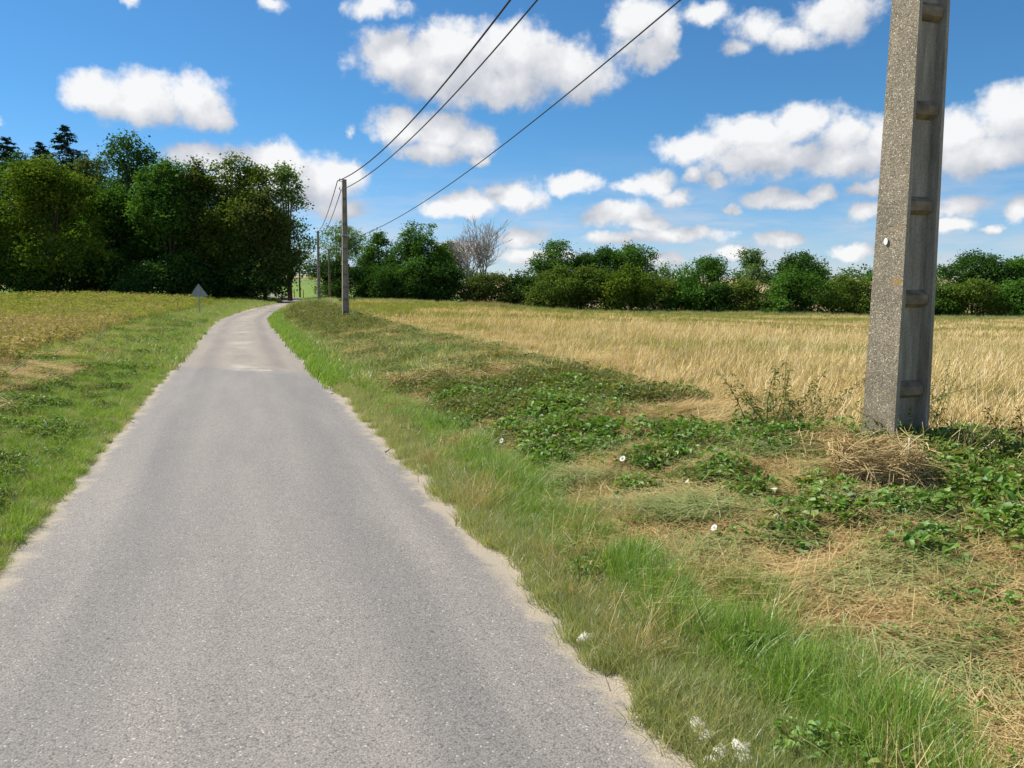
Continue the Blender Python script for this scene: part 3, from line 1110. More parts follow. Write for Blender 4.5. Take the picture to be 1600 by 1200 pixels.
# --- right verge: living grass next to the lane
PG = [proto_blades('grass_tuft', n_, 0.085, (0.07, h_), (0.0026, w_), (0.05, 0.9), (0.3, 1.5), M['grass'], 4, lean=0.9, spread=sp_) for n_, h_, w_, sp_ in ((110, 0.24, 0.005, 1.1), (80, 0.20, 0.008, 1.6), (120, 0.17, 0.0045, 1.8), (90, 0.27, 0.006, 0.7), (100, 0.22, 0.005, 1.4))]
PGs = [proto_blades('short_grass_tuft', 90, 0.085, (0.05, 0.13), (0.0025, 0.0045), (0.05, 0.8), (0.2, 0.9), M['grass_dry'], 3) for _ in range(4)]
PGf = [proto_blades('far_grass_tuft', 60, 0.26, (0.12, 0.26), (0.010, 0.018), (0.05, 0.7), (0.2, 0.9), M['grass'], 2, lean=0.9, spread=1.2) for _ in range(3)]
PGff = [proto_blades('far_dry_tuft', 60, 0.26, (0.08, 0.24), (0.010, 0.018), (0.05, 0.8), (0.2, 0.9), M['grass_dry'], 2) for _ in range(3)]


def put(name, protos, X, Y, scl, label, cat, yaw=None, tiltamp=0.12, dz=0.0):
    n = len(X)
    P = np.stack([X, Y, tz(X, Y) + dz], -1)
    rot = np.stack([rng.normal(0, tiltamp, n), rng.normal(0, tiltamp, n), U(0, 6.28, n) if yaw is None else yaw + rng.normal(0, 0.25, n)], -1)
    return scatter(name, protos, P, rot, scl, rng.integers(0, len(protos), n), label, cat)


X, Y, s = candidates(15000, 1.6, 16, 0.0, 1.9, 1)
ge = grass_edge(Y)
keep = (s < ge + 0.1 * fnoise(X, Y, 0.5, 1)) & (s > 0.16 + 0.10 * fnoise(X, Y, 0.8, 3)) & in_view(X, Y)
lush = np.clip((s - 0.25) / 0.35, 0, 1)
keep &= rng.random(len(X)) < 0.35 + 0.65 * lush
k1 = keep & (rng.random(len(X)) < 0.2 + 0.9 * lush)
put('verge_grass', PG, X[k1], Y[k1], (0.55 + 0.45 * lush[k1]) * U(0.7, 1.2, k1.sum()) * (1 + 0.3 * fnoise(X[k1], Y[k1], 0.55, 0)), 'lush green grass along the right edge of the lane', 'grass', yaw=0.0)
X2, Y2, s2 = candidates(9000, 1.6, 18, 0.0, 1.3, 1)
k2 = (s2 > 0.05 + 0.14 * fnoise(X2, Y2, 0.6, 0)) & (s2 < 0.6 + 0.25 * fnoise(X2, Y2, 0.6, 2)) & in_view(X2, Y2)
put('verge_short_grass', PGs, X2[k2], Y2[k2], U(0.6, 1.25, k2.sum()), 'short dry grass fringe between asphalt and lush grass on the right', 'grass')
PSd = [proto_blades('dry_seed_stalk', 14, 0.09, (0.18, 0.34), (0.0022, 0.0034), (0.1, 0.8), (0.1, 0.8), M['hay'], 3, taper=False) for _ in range(3)]
X3, Y3, s3 = candidates(900, 1.6, 14, 0.1, 1.0, 1)
k3 = (fnoise(X3, Y3, 0.9, 4) > 0.2) & in_view(X3, Y3)
put('verge_dry_stalks', PSd, X3[k3], Y3[k3], U(0.6, 1.1, k3.sum()), 'bleached dry stalks standing in the roadside grass', 'grass')
X3, Y3, s3 = candidates(420, 1.8, 14, 0.3, 1.1, 1)
k3 = (fnoise(X3, Y3, 0.7, 2) > 0.6) & in_view(X3, Y3)
VERGE_LEAF = (X3[k3], Y3[k3])
# tufts of green grass out in the cut hay, lower right
X, Y, s = candidates(3500, 1.6, 9, 0.9, 4.2, 1)
k = (fnoise(X, Y, 0.75, 4) > 0.45) & in_view(X, Y)
near_r = (s < 1.9) & (Y < 3.6) & in_view(X, Y) & (fnoise(X, Y, 0.5, 1) > -0.1)
k |= near_r
put('hay_grass', PG + PGs[:2], X[k], Y[k], U(0.5, 0.95, k.sum()), 'green grass tufts growing through the cut hay on the right', 'grass')
# farther right verge
X, Y, s = candidates(5200, 13, 85, 0.02, 4.0, 1)
k = (s < grass_edge(Y) + 0.3 * fnoise(X, Y, 2, 1)) & in_view(X, Y)
put('far_verge_grass', PGf, X[k], Y[k], U(0.7, 1.15, k.sum()), 'bright grass along the right edge of the lane farther on', 'grass', yaw=0.0)
X, Y, s = candidates(9000, 13, 105, 0.6, 4.1, 1)
k = (s > grass_edge(Y) - 0.2) & in_view(X, Y)
put('far_verge_weeds', PGff, X[k], Y[k], U(0.7, 1.5, k.sum()) * (1 + ss(40, 70, Y[k]) * 1.3), 'dull green weeds on the bank between lane and far poles', 'weeds')

# --- cut hay over the right verge
PH = [proto_hay('hay_bunch', 90, 0.17, (0.06, 0.24), (0.002, 0.0038), M['hay'], hz=0.07) for _ in range(4)]
PHc = [proto_hay('combed_hay_bunch', 90, 0.17, (0.15, 0.36), (0.002, 0.0036), M['hay'], lean=0.35, spread=0.4, hz=0.05) for _ in range(3)]
X, Y, s = candidates(20000, 1.6, 22, 0.55, 4.6, 1)
lf, _ = leafy_field(X, Y)
k = (s > grass_edge(Y) - 0.08) & (lf < 0.5) & in_view(X, Y) & (rng.random(len(X)) < 0.75 + 0.4 * fnoise(X, Y, 1.1, 1))
k &= rng.random(len(X)) < 1.15 - 0.55 * ss(7, 20, Y)
put('cut_hay', PH, X[k], Y[k], U(0.75, 1.25, k.sum()) * (1 + 0.5 * ss(8, 20, Y[k])), 'cut straw-coloured hay strewn over the right verge', 'hay')
X, Y, s = candidates(2600, 3, 20, 1.0, 4.6, 1)
lf, _ = leafy_field(X, Y)
k = (lf > 0.2) & (fnoise(X, Y, 0.6, 1) > 0.1) & in_view(X, Y)
put('strewn_hay', PH, X[k], Y[k], U(0.5, 0.9, k.sum()), 'wisps of cut hay lying on top of the leafy weeds', 'hay', dz=0.10)
cx, cy = pt(1330, 925)
X, Y = cx + rng.normal(0, 0.5, 150), cy + rng.normal(0, 0.16, 150)
put('combed_hay', PHc, X, Y, U(0.8, 1.25, len(X)), 'long combed hay lying in waves, lower right', 'hay', yaw=0.15, dz=0.02)
X, Y, s = candidates(1500, 12, 60, 1.0, 4.6, 1)
k = (fnoise(X, Y, 2.6, 3) + 0.5 * fnoise(X, Y, 0.9, 1) > 0.35) & in_view(X, Y)
put('bank_hay', PH, X[k], Y[k], U(1.2, 2.2, k.sum()), 'dry cuttings lying on the bank between lane and stubble', 'hay', dz=0.12)
# greener matted grass mixed in
PGm = [proto_hay('matted_grass', 70, 0.16, (0.10, 0.30), (0.003, 0.005), M['grass_dry'], lean=0.3, spread=0.8) for _ in range(3)]
X, Y, s = candidates(9000, 1.6, 22, 0.8, 4.6, 1)
lf, _ = leafy_field(X, Y)
k = (s > grass_edge(Y)) & (fnoise(X, Y, 0.9, 3) > 0.55) & in_view(X, Y)
put('matted_grass', PGm, X[k], Y[k], U(0.8, 1.3, k.sum()), 'matted grass lying half green in the hay', 'grass', dz=0.02)

# --- leafy ground cover (bindweed and nettle)
PL = [proto_leafy('leaf_mound', 74, 0.17, 0.15, (0.018, 0.07), M['leaf'], wide=0.70) for _ in range(5)]
PLo = [proto_leafy('olive_leaf_mound', 90, 0.19, 0.13, (0.02, 0.045), M['leaf_olive'], wide=0.5) for _ in range(4)]
X, Y, s = candidates(22000, 2.2, 26, 0.75, 5.0, 1)
lf, hh = leafy_field(X, Y)
k = (lf > 0.22) & in_view(X, Y) & (rng.random(len(X)) < 0.10 + 0.52 * np.clip(lf, 0, 1)) & (s > grass_edge(Y) - 0.1)
put('leafy_ground_cover', PL + PLo[:3], X[k], Y[k], U(0.7, 1.25, k.sum()) * hh[k] * (1 + 0.4 * ss(9, 20, Y[k])), 'dark leafy bindweed and nettles covering the right verge', 'weeds', dz=0.01)
k = (lf < 0.15) & (rng.random(len(X)) < 0.085) & in_view(X, Y) & (s > grass_edge(Y) + 0.05)
put('scattered_leaves', PL + PLo, X[k], Y[k], U(0.35, 0.75, k.sum()), 'small leafy weeds dotted through the hay', 'weeds')
put('verge_leaves', PL + PLo[:2], VERGE_LEAF[0], VERGE_LEAF[1], U(0.4, 0.75, len(VERGE_LEAF[0])), 'small leafy weeds among the roadside grass', 'weeds', dz=0.03)
X, Y, s = candidates(6500, 9, 75, 0.9, 3.8, 1)
k = (fnoise(X, Y, 2.2, 0) > -0.35) & (s > grass_edge(Y)) & in_view(X, Y)
put('bank_weeds', PLo, X[k], Y[k], U(0.9, 1.7, k.sum()) * (1 + 1.4 * ss(18, 50, Y[k])), 'low olive weeds on the bank along the lane', 'weeds')

# --- right field: lodged stubble
PS = [proto_blades('stubble_bunch', 26, 0.24, (0.10, 0.40), (0.004, 0.008), (0.1, 1.2), (-0.1, 0.4), M['stubble'], 2, lean=0.25, spread=1.15, taper=False) for _ in range(5)]
PSf = [proto_blades('far_stubble_bunch', 34, 0.75, (0.15, 0.34), (0.015, 0.028), (0.15, 0.8), (0.0, 0.3), M['stubble'], 1, lean=0.25, spread=0.55, taper=False) for _ in range(3)]
PSw = [proto_blades('field_weed_bunch', 50, 0.3, (0.08, 0.26), (0.006, 0.012), (0.1, 0.9), (0.1, 0.8), M['field_weed'], 2) for _ in range(3)]
PSwf = [proto_blades('far_field_weed_bunch', 50, 0.9, (0.10, 0.28), (0.02, 0.04), (0.1, 0.9), (0.1, 0.8), M['field_weed'], 1) for _ in range(3)]


def field_pts(n, y0, y1):
    Y = y0 * (y1 / y0) ** np.sqrt(U(0, 1, n))
    lo = xc(Y) + HALF + 3.5
    X = lo + U(0, 1, n) * (0.80 * Y + 1.0 - lo)
    return X, Y, sr_of(X, Y)


def stripes(X, Y):
    t = Y + 0.16 * X
    return -0.38 * (1 - ss(26, 42, Y)) + np.sin(t * 0.33 + 0.8 * fnoise(X, Y, 26, 1)) * 0.6 + 0.75 * fnoise(X, Y, 18, 3) + 0.3 * fnoise(X, Y, 5, 2)


X, Y, s = field_pts(11500, 5.0, 34)
edge = 3.75 + 0.4 * fnoise(X, Y, 2.5, 1)
k = (s > edge) & in_view(X, Y) & (X < 0.8 * Y + 1)
st = stripes(X, Y)
k1 = k & (rng.random(len(X)) < 0.66 - 0.58 * ss(-0.45, 0.6, st))
put('stubble', PS, X[k1], Y[k1], U(0.75, 1.2, k1.sum()) * (1 + 0.25 * ss(15, 34, Y[k1])), 'golden lodged stubble of the right-hand field', 'stubble', yaw=0.0, tiltamp=0.18)
k2 = k & (rng.random(len(X)) < 0.34 + 0.66 * ss(-0.5, 0.6, st))
put('stubble_weeds', PSw, X[k2], Y[k2], U(0.7, 1.2, k2.sum()), 'green weeds growing among the stubble', 'weeds')
X, Y, s = field_pts(11000, 28, 112)
k = (s > 4.0) & in_view(X, Y)
st = stripes(X, Y)
k1 = k & (rng.random(len(X)) < 0.8 - 0.78 * ss(-0.3, 0.6, st + 1.0 * ss(34, 60, Y) * (1 - ss(8, 40, X)) + 0.7 * ss(68, 90, Y) - 0.1))
put('far_stubble', PSf, X[k1], Y[k1], U(0.75, 1.15, k1.sum()), 'golden stubble rows in the far part of the right-hand field', 'stubble', yaw=0.0, tiltamp=0.12)
k2 = k & (rng.random(len(X)) < 0.35 + 0.6 * ss(-0.4, 0.6, st + 0.9 * ss(45, 80, Y)))
put('far_field_weeds', PSwf, X[k2], Y[k2], U(0.6, 1.1, k2.sum()), 'green regrowth in the far part of the right-hand field', 'weeds')
# matted straw along the field's edge
X, Y, s = candidates(9000, 6, 34, 3.2, 7.2, 1)
k = (((np.abs(s - 3.9 - 0.4 * fnoise(X, Y, 2.5, 1)) < 0.85)) | (fnoise(X, Y, 3.0, 0) > 0.35)) & in_view(X, Y)
lf, _ = leafy_field(X, Y)
k &= lf < 0.45
put('flattened_straw', PHc, X[k], Y[k], U(1.0, 1.5, k.sum()), 'flattened straw along the edge of the stubble field', 'straw', yaw=0.2, dz=0.03)

# --- left verge and field
X, Y, s = candidates(15000, 2.6, 26, 0.0, 2.9, -1)
k = (s > 0.02 + 0.05 * fnoise(X, Y, 0.7, 2)) & in_view(X, Y)
put('left_verge_grass', PG[:2] + PGs, X[k], Y[k], U(0.5, 0.95, k.sum()) * (1 + 0.3 * ss(10, 25, Y[k])), 'short green grass along the left edge of the lane', 'grass')
X, Y, s = candidates(5200, 3.6, 40, 0.35, 3.6, -1)
k = in_view(X, Y) & (fnoise(X, Y, 1.5, 1) + 0.4 * fnoise(X, Y, 0.6, 0) > 0.15)
put('left_verge_weeds', PL[:3] + PLo, X[k], Y[k], U(0.5, 1.0, k.sum()) * (1 + 0.5 * ss(10, 35, Y[k])), 'leafy weeds on the left verge', 'weeds')
X, Y, s = candidates(4200, 6, 30, 1.5, 4.4, -1)
k = in_view(X, Y) & (fnoise(X, Y, 2.4, 2) + ss(1.8, 2.6, s) * 0.55 > 0.35)
cx, cy = pt(45, 592)
k |= in_view(X, Y) & (np.hypot((X - cx) / 1.8, (Y - cy) / 0.9) < 1)
put('left_straw', PH + PHc[:1], X[k], Y[k], U(0.9, 1.5, k.sum()), 'cut straw lying between left verge and field', 'straw', dz=0.02)
X, Y, s = candidates(6500, 16, 110, 0.05, 4.5, -1)
k = in_view(X, Y)
put('far_left_verge_grass', PGff + PGf[:1], X[k], Y[k], U(0.6, 1.1, k.sum()) * (1 + 0.8 * ss(35, 90, Y[k])), 'grass along the left edge of the lane farther on', 'grass')

PB = [proto_blades('dry_weed_bunch', 40, 0.3, (0.2, 0.55), (0.006, 0.013), (0.05, 0.6), (0.0, 0.7), M['brown_weed'], 2) for _ in range(4)]
PBl = [proto_leafy('dry_leaf_bunch', 46, 0.26, 0.4, (0.06, 0.13), M['brown_weed'], wide=0.4, simple=True) for _ in range(3)]
PBg = [proto_leafy('green_leaf_bunch', 46, 0.28, 0.32, (0.06, 0.12), M['field_weed'], wide=0.4, simple=True) for _ in range(3)]


def left_pts(n, y0, y1):
    Y = y0 * (y1 / y0) ** np.sqrt(U(0, 1, n))
    hi = xc(Y) - HALF - 3.0
    lo = -0.80 * Y - 1.0
    X = lo + U(0, 1, n) * np.maximum(hi - lo, 0)
    return X[hi > lo], Y[hi > lo], sl_of(X, Y)[hi > lo]


X, Y, s = left_pts(7500, 9.5, 70)
gr = fnoise(X, Y, 16, 1) * 0.5 + 0.5 * fnoise(X, Y, 4, 0) + 1.7 * ss(22, 38, Y) - 0.35
k = (s > 2.6) & (rng.random(len(X)) < np.clip(0.85 - gr * 0.55, 0.12, 1))
put('left_field_dry_weeds', PB + PBl, X[k], Y[k], U(0.75, 1.35, k.sum()) * (1 + 0.5 * ss(25, 60, Y[k])), 'brown dried weeds standing in the left-hand field', 'weeds')
k = (s > 2.6) & (rng.random(len(X)) < np.clip(0.3 + gr * 0.6, 0.15, 1))
put('left_field_green_weeds', PSw + PBg, X[k], Y[k], U(0.7, 1.3, k.sum()) * (1 + 0.9 * ss(25, 60, Y[k])), 'green weeds covering the left-hand field towards the wood', 'weeds')
X, Y, s = left_pts(4200, 55, 112)
k = s > 2.5
put('far_left_field_weeds', PSwf, X[k], Y[k], U(0.9, 1.9, k.sum()), 'tall green weeds at the foot of the wood', 'weeds')


# ------------------------------------------------------------------ trees
def crown_leaves(lobes, n, size, flat=0.75, seed=0):
    """lobes: (c, r) rows; leaves spread over clumps in the lobes' outer shells"""
    r_ = np.random.default_rng(seed)
    lob = np.array(lobes)
    wgt = (lob[:, 3] ** 2)
    wgt /= wgt.sum()
    ncl = max(8, n // 22)
    li = r_.choice(len(lob), ncl, p=wgt)
    d = r_.normal(0, 1, (ncl, 3))
    d /= np.linalg.norm(d, axis=1, keepdims=True)
    d[:, 2] = np.where(r_.random(ncl) < 0.3, np.abs(d[:, 2]), d[:, 2])
    rad = lob[li, 3] * r_.uniform(0.62, 1.08, ncl)
    cc = lob[li, :3] + d * rad[:, None] * np.array([1, 1, flat + 0.25])
    crnd = r_.uniform(0, 1, ncl)
    ci = r_.integers(0, ncl, n)
    cs = size * r_.uniform(1.2, 3.2, ncl)
    off = r_.normal(0, 1, (n, 3)) * cs[ci][:, None] * np.array([1, 1, 0.6]) * 0.8
    p = cc[ci] + off
    out = d[ci] + r_.normal(0, 0.6, (n, 3)) + np.array([0, 0, 0.45])
    yaw = np.arctan2(out[:, 1], out[:, 0]) + r_.normal(0, 0.6, n)
    pitch = r_.normal(-0.15, 0.5, n)
    ln = size * r_.uniform(0.5, 1.5, n)
    V, Q, T, m = leaves(p, yaw, pitch, r_.normal(0, 0.6, n), ln, ln * r_.uniform(0.7, 1.05, n), simple=True, fold=0.2)
    rnd = np.repeat(np.clip(0.6 * crnd[ci] + 0.4 * r_.uniform(0, 1, n), 0, 1), m)
    return V, T, rnd


def tree(name, px, ytop, hw, depth, kind, label, cat='tree', group=None, shape='round', n=5200, leaf=0.27, bottom=0.18, ybase=None, seed=0, dens=1.0):
    r_ = np.random.default_rng(1000 + seed + int(px * 7 + ytop))
    top = at(px, ytop, depth)
    Xb = top[0]
    zb = float(tz(Xb, depth))
    H_ = top[2] - zb
    R = hw / F * depth
    root = empty(name, (Xb, depth, zb))
    tag(root, label, cat, group)
    lobes = []
    if shape == 'round' or shape == 'airy':
        nl = int((30 if shape == 'round' else 22) * max(1.0, H_ / (2.6 * R)))
        for i in range(nl):
            t = r_.uniform(bottom, 0.93)
            # envelope: widest a little below the middle
            u = (t - bottom) / (1 - bottom)
            env = R * (math.sin(math.pi * min(0.98, (0.16 + 0.80 * u) ** 0.85))) ** 0.6
            a = r_.uniform(0, 6.283)
            q = math.sqrt(r_.uniform(0.1, 1.0))
            rl = R * (r_.uniform(0.24, 0.42) if shape == 'round' else r_.uniform(0.16, 0.30))
            e = max(env - rl * 0.75, 0.05 * R)
            lobes.append((math.cos(a) * e * q, math.sin(a) * e * q, H_ * t - (0.0 if t < 0.8 else rl * 0.3), rl))
        lobes.append((r_.uniform(-.1, .1) * R, 0, H_ - R * 0.26, R * 0.26))
    elif shape == 'cone':
        for i in range(34):
            t = bottom + (1 - bottom) * r_.uniform(0, 1) ** 1.1
            u = (t - bottom) / (1 - bottom)
            env = R * (1 - u) ** 0.7 * (0.65 + 0.35 * min(1, u * 5)) + 0.06 * R
            a = r_.uniform(0, 6.283)
            rl = max(0.16 * R, env * r_.uniform(0.3, 0.5))
            e = max(0, env - rl * 0.7)
            lobes.append((math.cos(a) * e, math.sin(a) * e, H_ * min(t, 0.97), rl))
    elif shape == 'shrub':
        for i in range(20):
            a = r_.uniform(0, 6.283)
            t = r_.uniform(0.05, 0.82)
            env = R * (1 - 0.75 * max(0, t - 0.35) ** 1.3)
            rl = min(R, H_) * r_.uniform(0.22, 0.36)
            e = max(0, env - rl * 0.7) * math.sqrt(r_.uniform(0.1, 1))
            lobes.append((math.cos(a) * e, math.sin(a) * e, H_ * t, rl))
        lobes.append((0, 0, H_ * 0.84, H_ * 0.16 + 0.1 * R))
    if shape != 'airy':            # stray sprays that break the outline
        for i in range(14):
            b = lobes[r_.integers(0, len(lobes))]
            d = r_.normal(0, 1, 3)
            d[2] = abs(d[2]) * 0.8
            d /= np.linalg.norm(d)
            q = b[3] * r_.uniform(0.7, 1.05)
            lobes.append((b[0] + d[0] * q, b[1] + d[1] * q, min(b[2] + d[2] * q, H_ * 0.97), b[3] * r_.uniform(0.25, 0.5)))
    V, T, rnd = crown_leaves(lobes, int(n * dens), leaf, seed=1000 + seed + int(px))
    V[:, 2] = np.maximum(V[:, 2], 0.03)
    me = make_mesh('crown', V, [T], False, {'rnd': rnd})
    link('crown', me, M['tree_' + kind], root)
    mb = MB()
    tr = max(0.09, H_ * 0.017) * (0.5 if shape == 'shrub' else 1)
    bend = r_.normal(0, 0.02 * H_, 2)
    tt = np.linspace(0, 1, 7)
    hmax = 0.86 * H_ if shape != 'shrub' else 0.6 * H_
    pts = np.stack([bend[0] * tt ** 2, bend[1] * tt ** 2, tt * hmax - 0.15], -1)
    mb.tube(pts, tr * (1.15 - 0.95 * tt), 7)
    for (lx, ly, lz, lr) in lobes[::3 if shape != 'airy' else 2]:
        t0 = np.clip((lz / H_ - 0.22) * 0.8, 0.06, 0.75)
        p0 = np.array([bend[0] * t0 ** 2, bend[1] * t0 ** 2, t0 * hmax])
        p1 = np.array([lx, ly, lz])
        pm = (p0 + p1) / 2 + np.array([0, 0, -0.06 * H_ * r_.uniform(0, 1)]) * 0.6
        mb.tube([p0, pm, p1], [tr * 0.45, tr * 0.3, tr * 0.1], 5)
    link('trunk', mb.mesh('trunk', True), M['bark'], root)
    return root


def conifer(name, px, ytop, hw, depth, label, group, seed):
    r_ = np.random.default_rng(seed)
    top = at(px, ytop, depth)
    zb = float(tz(top[0], depth))
    H_ = top[2] - zb
    R = hw / F * depth
    root = empty(name, (top[0], depth, zb))
    tag(root, label, 'tree', group)
    P, YA, PI_, LN, RN = [], [], [], [], []
    mb = MB()
    mb.tube([[0, 0, -.2], [0, 0, H_ * 0.5], [0, 0, H_ - 0.1]], [0.28, 0.16, 0.03], 7)
    z = H_ * 0.25
    while z < H_ - 0.15:
        u = z / H_
        rr = R * (1 - u) ** 0.75 * 1.15 + 0.12
        for b in range(r_.integers(5, 8)):
            a = r_.uniform(0, 6.28)
            ln = rr * r_.uniform(0.6, 1.1)
            br = r_.uniform(0, 1)
            k = int(14 + ln * 11)
            t = r_.uniform(0.1, 1, k)
            x, y = np.cos(a) * ln * t, np.sin(a) * ln * t
            zz = z - 0.30 * ln * t + 0.22 * ln * t ** 2.5
            P.append(np.stack([x, y, zz], -1) + r_.normal(0, 0.08, (k, 3)))
            YA.append(a + r_.normal(0, 0.9, k))
            PI_.append(r_.normal(-0.25, 0.35, k))
            LN.append(r_.uniform(0.3, 0.65, k))
            RN.append(np.clip(br * 0.6 + 0.4 * r_.uniform(0, 1, k), 0, 1))
            mb.tube([[0, 0, z], [np.cos(a) * ln * 0.9, np.sin(a) * ln * 0.9, z - 0.15 * ln]], [0.035, 0.01], 4)
        z += r_.uniform(0.35, 0.6)
    P = np.concatenate(P)
    LN = np.concatenate(LN)
    V, Q, T, m = leaves(P, np.concatenate(YA), np.concatenate(PI_), r_.normal(0, 0.5, len(P)), LN, LN * 0.5, simple=True, fold=0.15)
    link('crown', make_mesh('crown', V, [T], False, {'rnd': np.repeat(np.concatenate(RN), m)}), M['tree_conifer'], root)
    link('trunk', mb.mesh('trunk', True), M['bark'], root)
    return root


def bare_tree(name, px, ytop, hw, depth, label):
    r_ = np.random.default_rng(12)
    top = at(px, ytop, depth)
    zb = float(tz(top[0], depth))
    H_ = top[2] - zb
    R = hw / F * depth
    root = empty(name, (top[0], depth, zb))
    tag(root, label, 'tree')
    tr, br = MB(), MB()

    def grow(mb, p, d, ln, r, lvl):
        n = 4
        pts = [p]
        for i in range(n):
            d = d + r_.normal(0, 0.10, 3) + np.array([0, 0, 0.055 if lvl else 0.0])
            d /= np.linalg.norm(d)
            p = p + d * ln / n
            pts.append(p)
        mb.tube(pts, np.linspace(r, r * 0.55, n + 1), 5 if lvl < 2 else 3, cap=False)
        if lvl >= 6:
            return
        k = 3 if lvl < 4 else 2
        for i in range(k + (1 if lvl in (1, 2) else 0)):
            t = r_.uniform(0.35, 1.0) if i else 1.0
            q = pts[max(1, int(round(t * n)))]
            ax = r_.normal(0, 1, 3)
            nd = d + 0.48 * ax / np.linalg.norm(ax) * (1.0 if i else 0.45)
            nd[2] = abs(nd[2]) * 0.8 + 0.12
            nd /= np.linalg.norm(nd)
            grow(br, q, nd, ln * r_.uniform(0.62, 0.8), max(r * 0.58, 0.022), lvl + 1)
    for (dx, dy, l0, rr) in ((-0.13, 0.05, 0.34, 0.17), (-0.03, -0.05, 0.38, 0.17), (0.09, 0.1, 0.40, 0.22)):
        d = np.array([dx, dy, 1.0])
        d /= np.linalg.norm(d)
        grow(tr, np.array([dx * 2.5, dy * 2, -0.2]), d, H_ * l0 * 0.88, rr, 0)
    # fit to the height and width the photograph shows
    for mb in (tr, br):
        mb.V = [v.copy() for v in mb.V]
    allv = np.concatenate(tr.V + br.V)
    sz, sx = H_ / allv[:, 2].max(), min(1.15, R / np.percentile(np.abs(allv[:, 0]), 99))
    for mb in (tr, br):
        for v in mb.V:
            v[:, 2] *= sz
            v[:, 0] *= sx
            v[:, 1] *= sx
    link('trunk', tr.mesh('trunk', True), M['deadwood'], root)
    link('branches', br.mesh('branches', True), M['deadwood'], root)
    return root


WG = 'trees of the wood on the left'
HG = 'trees and shrubs of the hedge behind the stubble field'
conifer('spruce_tree', 100, 195, 100, 124, 'tallest dark spruce rising above the left wood', WG, 5)
conifer('spruce_tree', 62, 220, 80, 126, 'shorter dark spruce just left of the tallest spruce', WG, 6)
conifer('spruce_tree', 8, 212, 100, 122, 'dark conifer at the left edge of the photo above the wood', WG, 8)
W = [
    (28, 240, 60, 118, 'dark', 'dark crown just left of the spruces behind the maple', 'round', 5000),
    (128, 244, 52, 120, 'dark', 'dark crown just right of the tallest spruce', 'round', 4500),
    (-60, 232, 80, 100, 'dark', 'dark tree at the left end of the wood, cut off by the frame', 'round', 6500),
    (70, 250, 88, 98, 'yellow', 'yellow-green maple in front of the spruces in the left wood', 'round', 9000),
    (150, 236, 50, 116, 'brown', 'thin brownish tree between spruce and dark green tree in the wood', 'airy', 2600),
    (198, 216, 76, 112, 'dark', 'tall dark green tree with a pointed top in the middle of the wood', 'round', 10500),
    (165, 296, 70, 107, 'mid', 'mid green tree right of the yellow-green maple', 'round', 6500),
    (258, 250, 62, 106, 'mid', 'mid green tree right of the pointed dark tree in the wood', 'round', 7500),
    (312, 248, 56, 108, 'brown', 'tree with brown-tinged dark leaves in the right half of the wood', 'round', 6500),
    (374, 242, 70, 108, 'olive', 'broad olive-brown tree near the right end of the wood', 'round', 8500),
    (408, 300, 52, 104, 'brown', 'rust-tinged tree leaning over the lane at the end of the wood', 'round', 6500),
    (446, 256, 46, 112, 'pale', 'airy pale green tree at the right end of the wood beside the lane', 'airy', 4200),
    (300, 320, 90, 114, 'dark', 'low dark tree behind the triangular road sign', 'round', 6500),
    (20, 330, 90, 110, 'dark', 'low dark tree under the yellow-green maple', 'round', 5500),
    (120, 262, 120, 135, 'dark', 'dark tree in the back row of the wood behind the maple', 'round', 7000),
    (290, 268, 130, 136, 'dark', 'dark tree in the back row of the wood behind the sign', 'round', 7000),
    (378, 300, 56, 128, 'dark', 'dark tree in the back row at the right end of the wood', 'round', 4500),
]
for i, (px, yt, hw, dp, kd, lb, shp, n) in enumerate(W):
    tree('broadleaf_tree', px, yt, hw, dp, kd, lb, group=WG, shape=shp, n=int(n * 2.9) if shp == 'round' else int(n * 2.2), seed=i, bottom=0.15 if shp == 'round' else 0.25, leaf=0.31)
UW = [(30, 'leftmost'), (105, 'second from the left'), (175, 'third from the left'), (235, 'just left of the sign'), (300, 'behind the sign'), (355, 'just right of the sign'), (400, 'nearest the lane')]
for i, (px, w) in enumerate(UW):
    tree('understory_shrub', px, 408 + (i * 37) % 17, 52, 97 + (i % 3) * 3 + i * 1.1, 'dark', 'dark shrub at the foot of the left wood, ' + w, 'shrub', WG, 'shrub', 6500, 0.32, seed=30 + i)
tree('roadside_bush', 439, 455, 9, 118, 'dark', 'small dark bush where the lane enters the shade', 'shrub', None, 'shrub', 500, 0.16, seed=51)

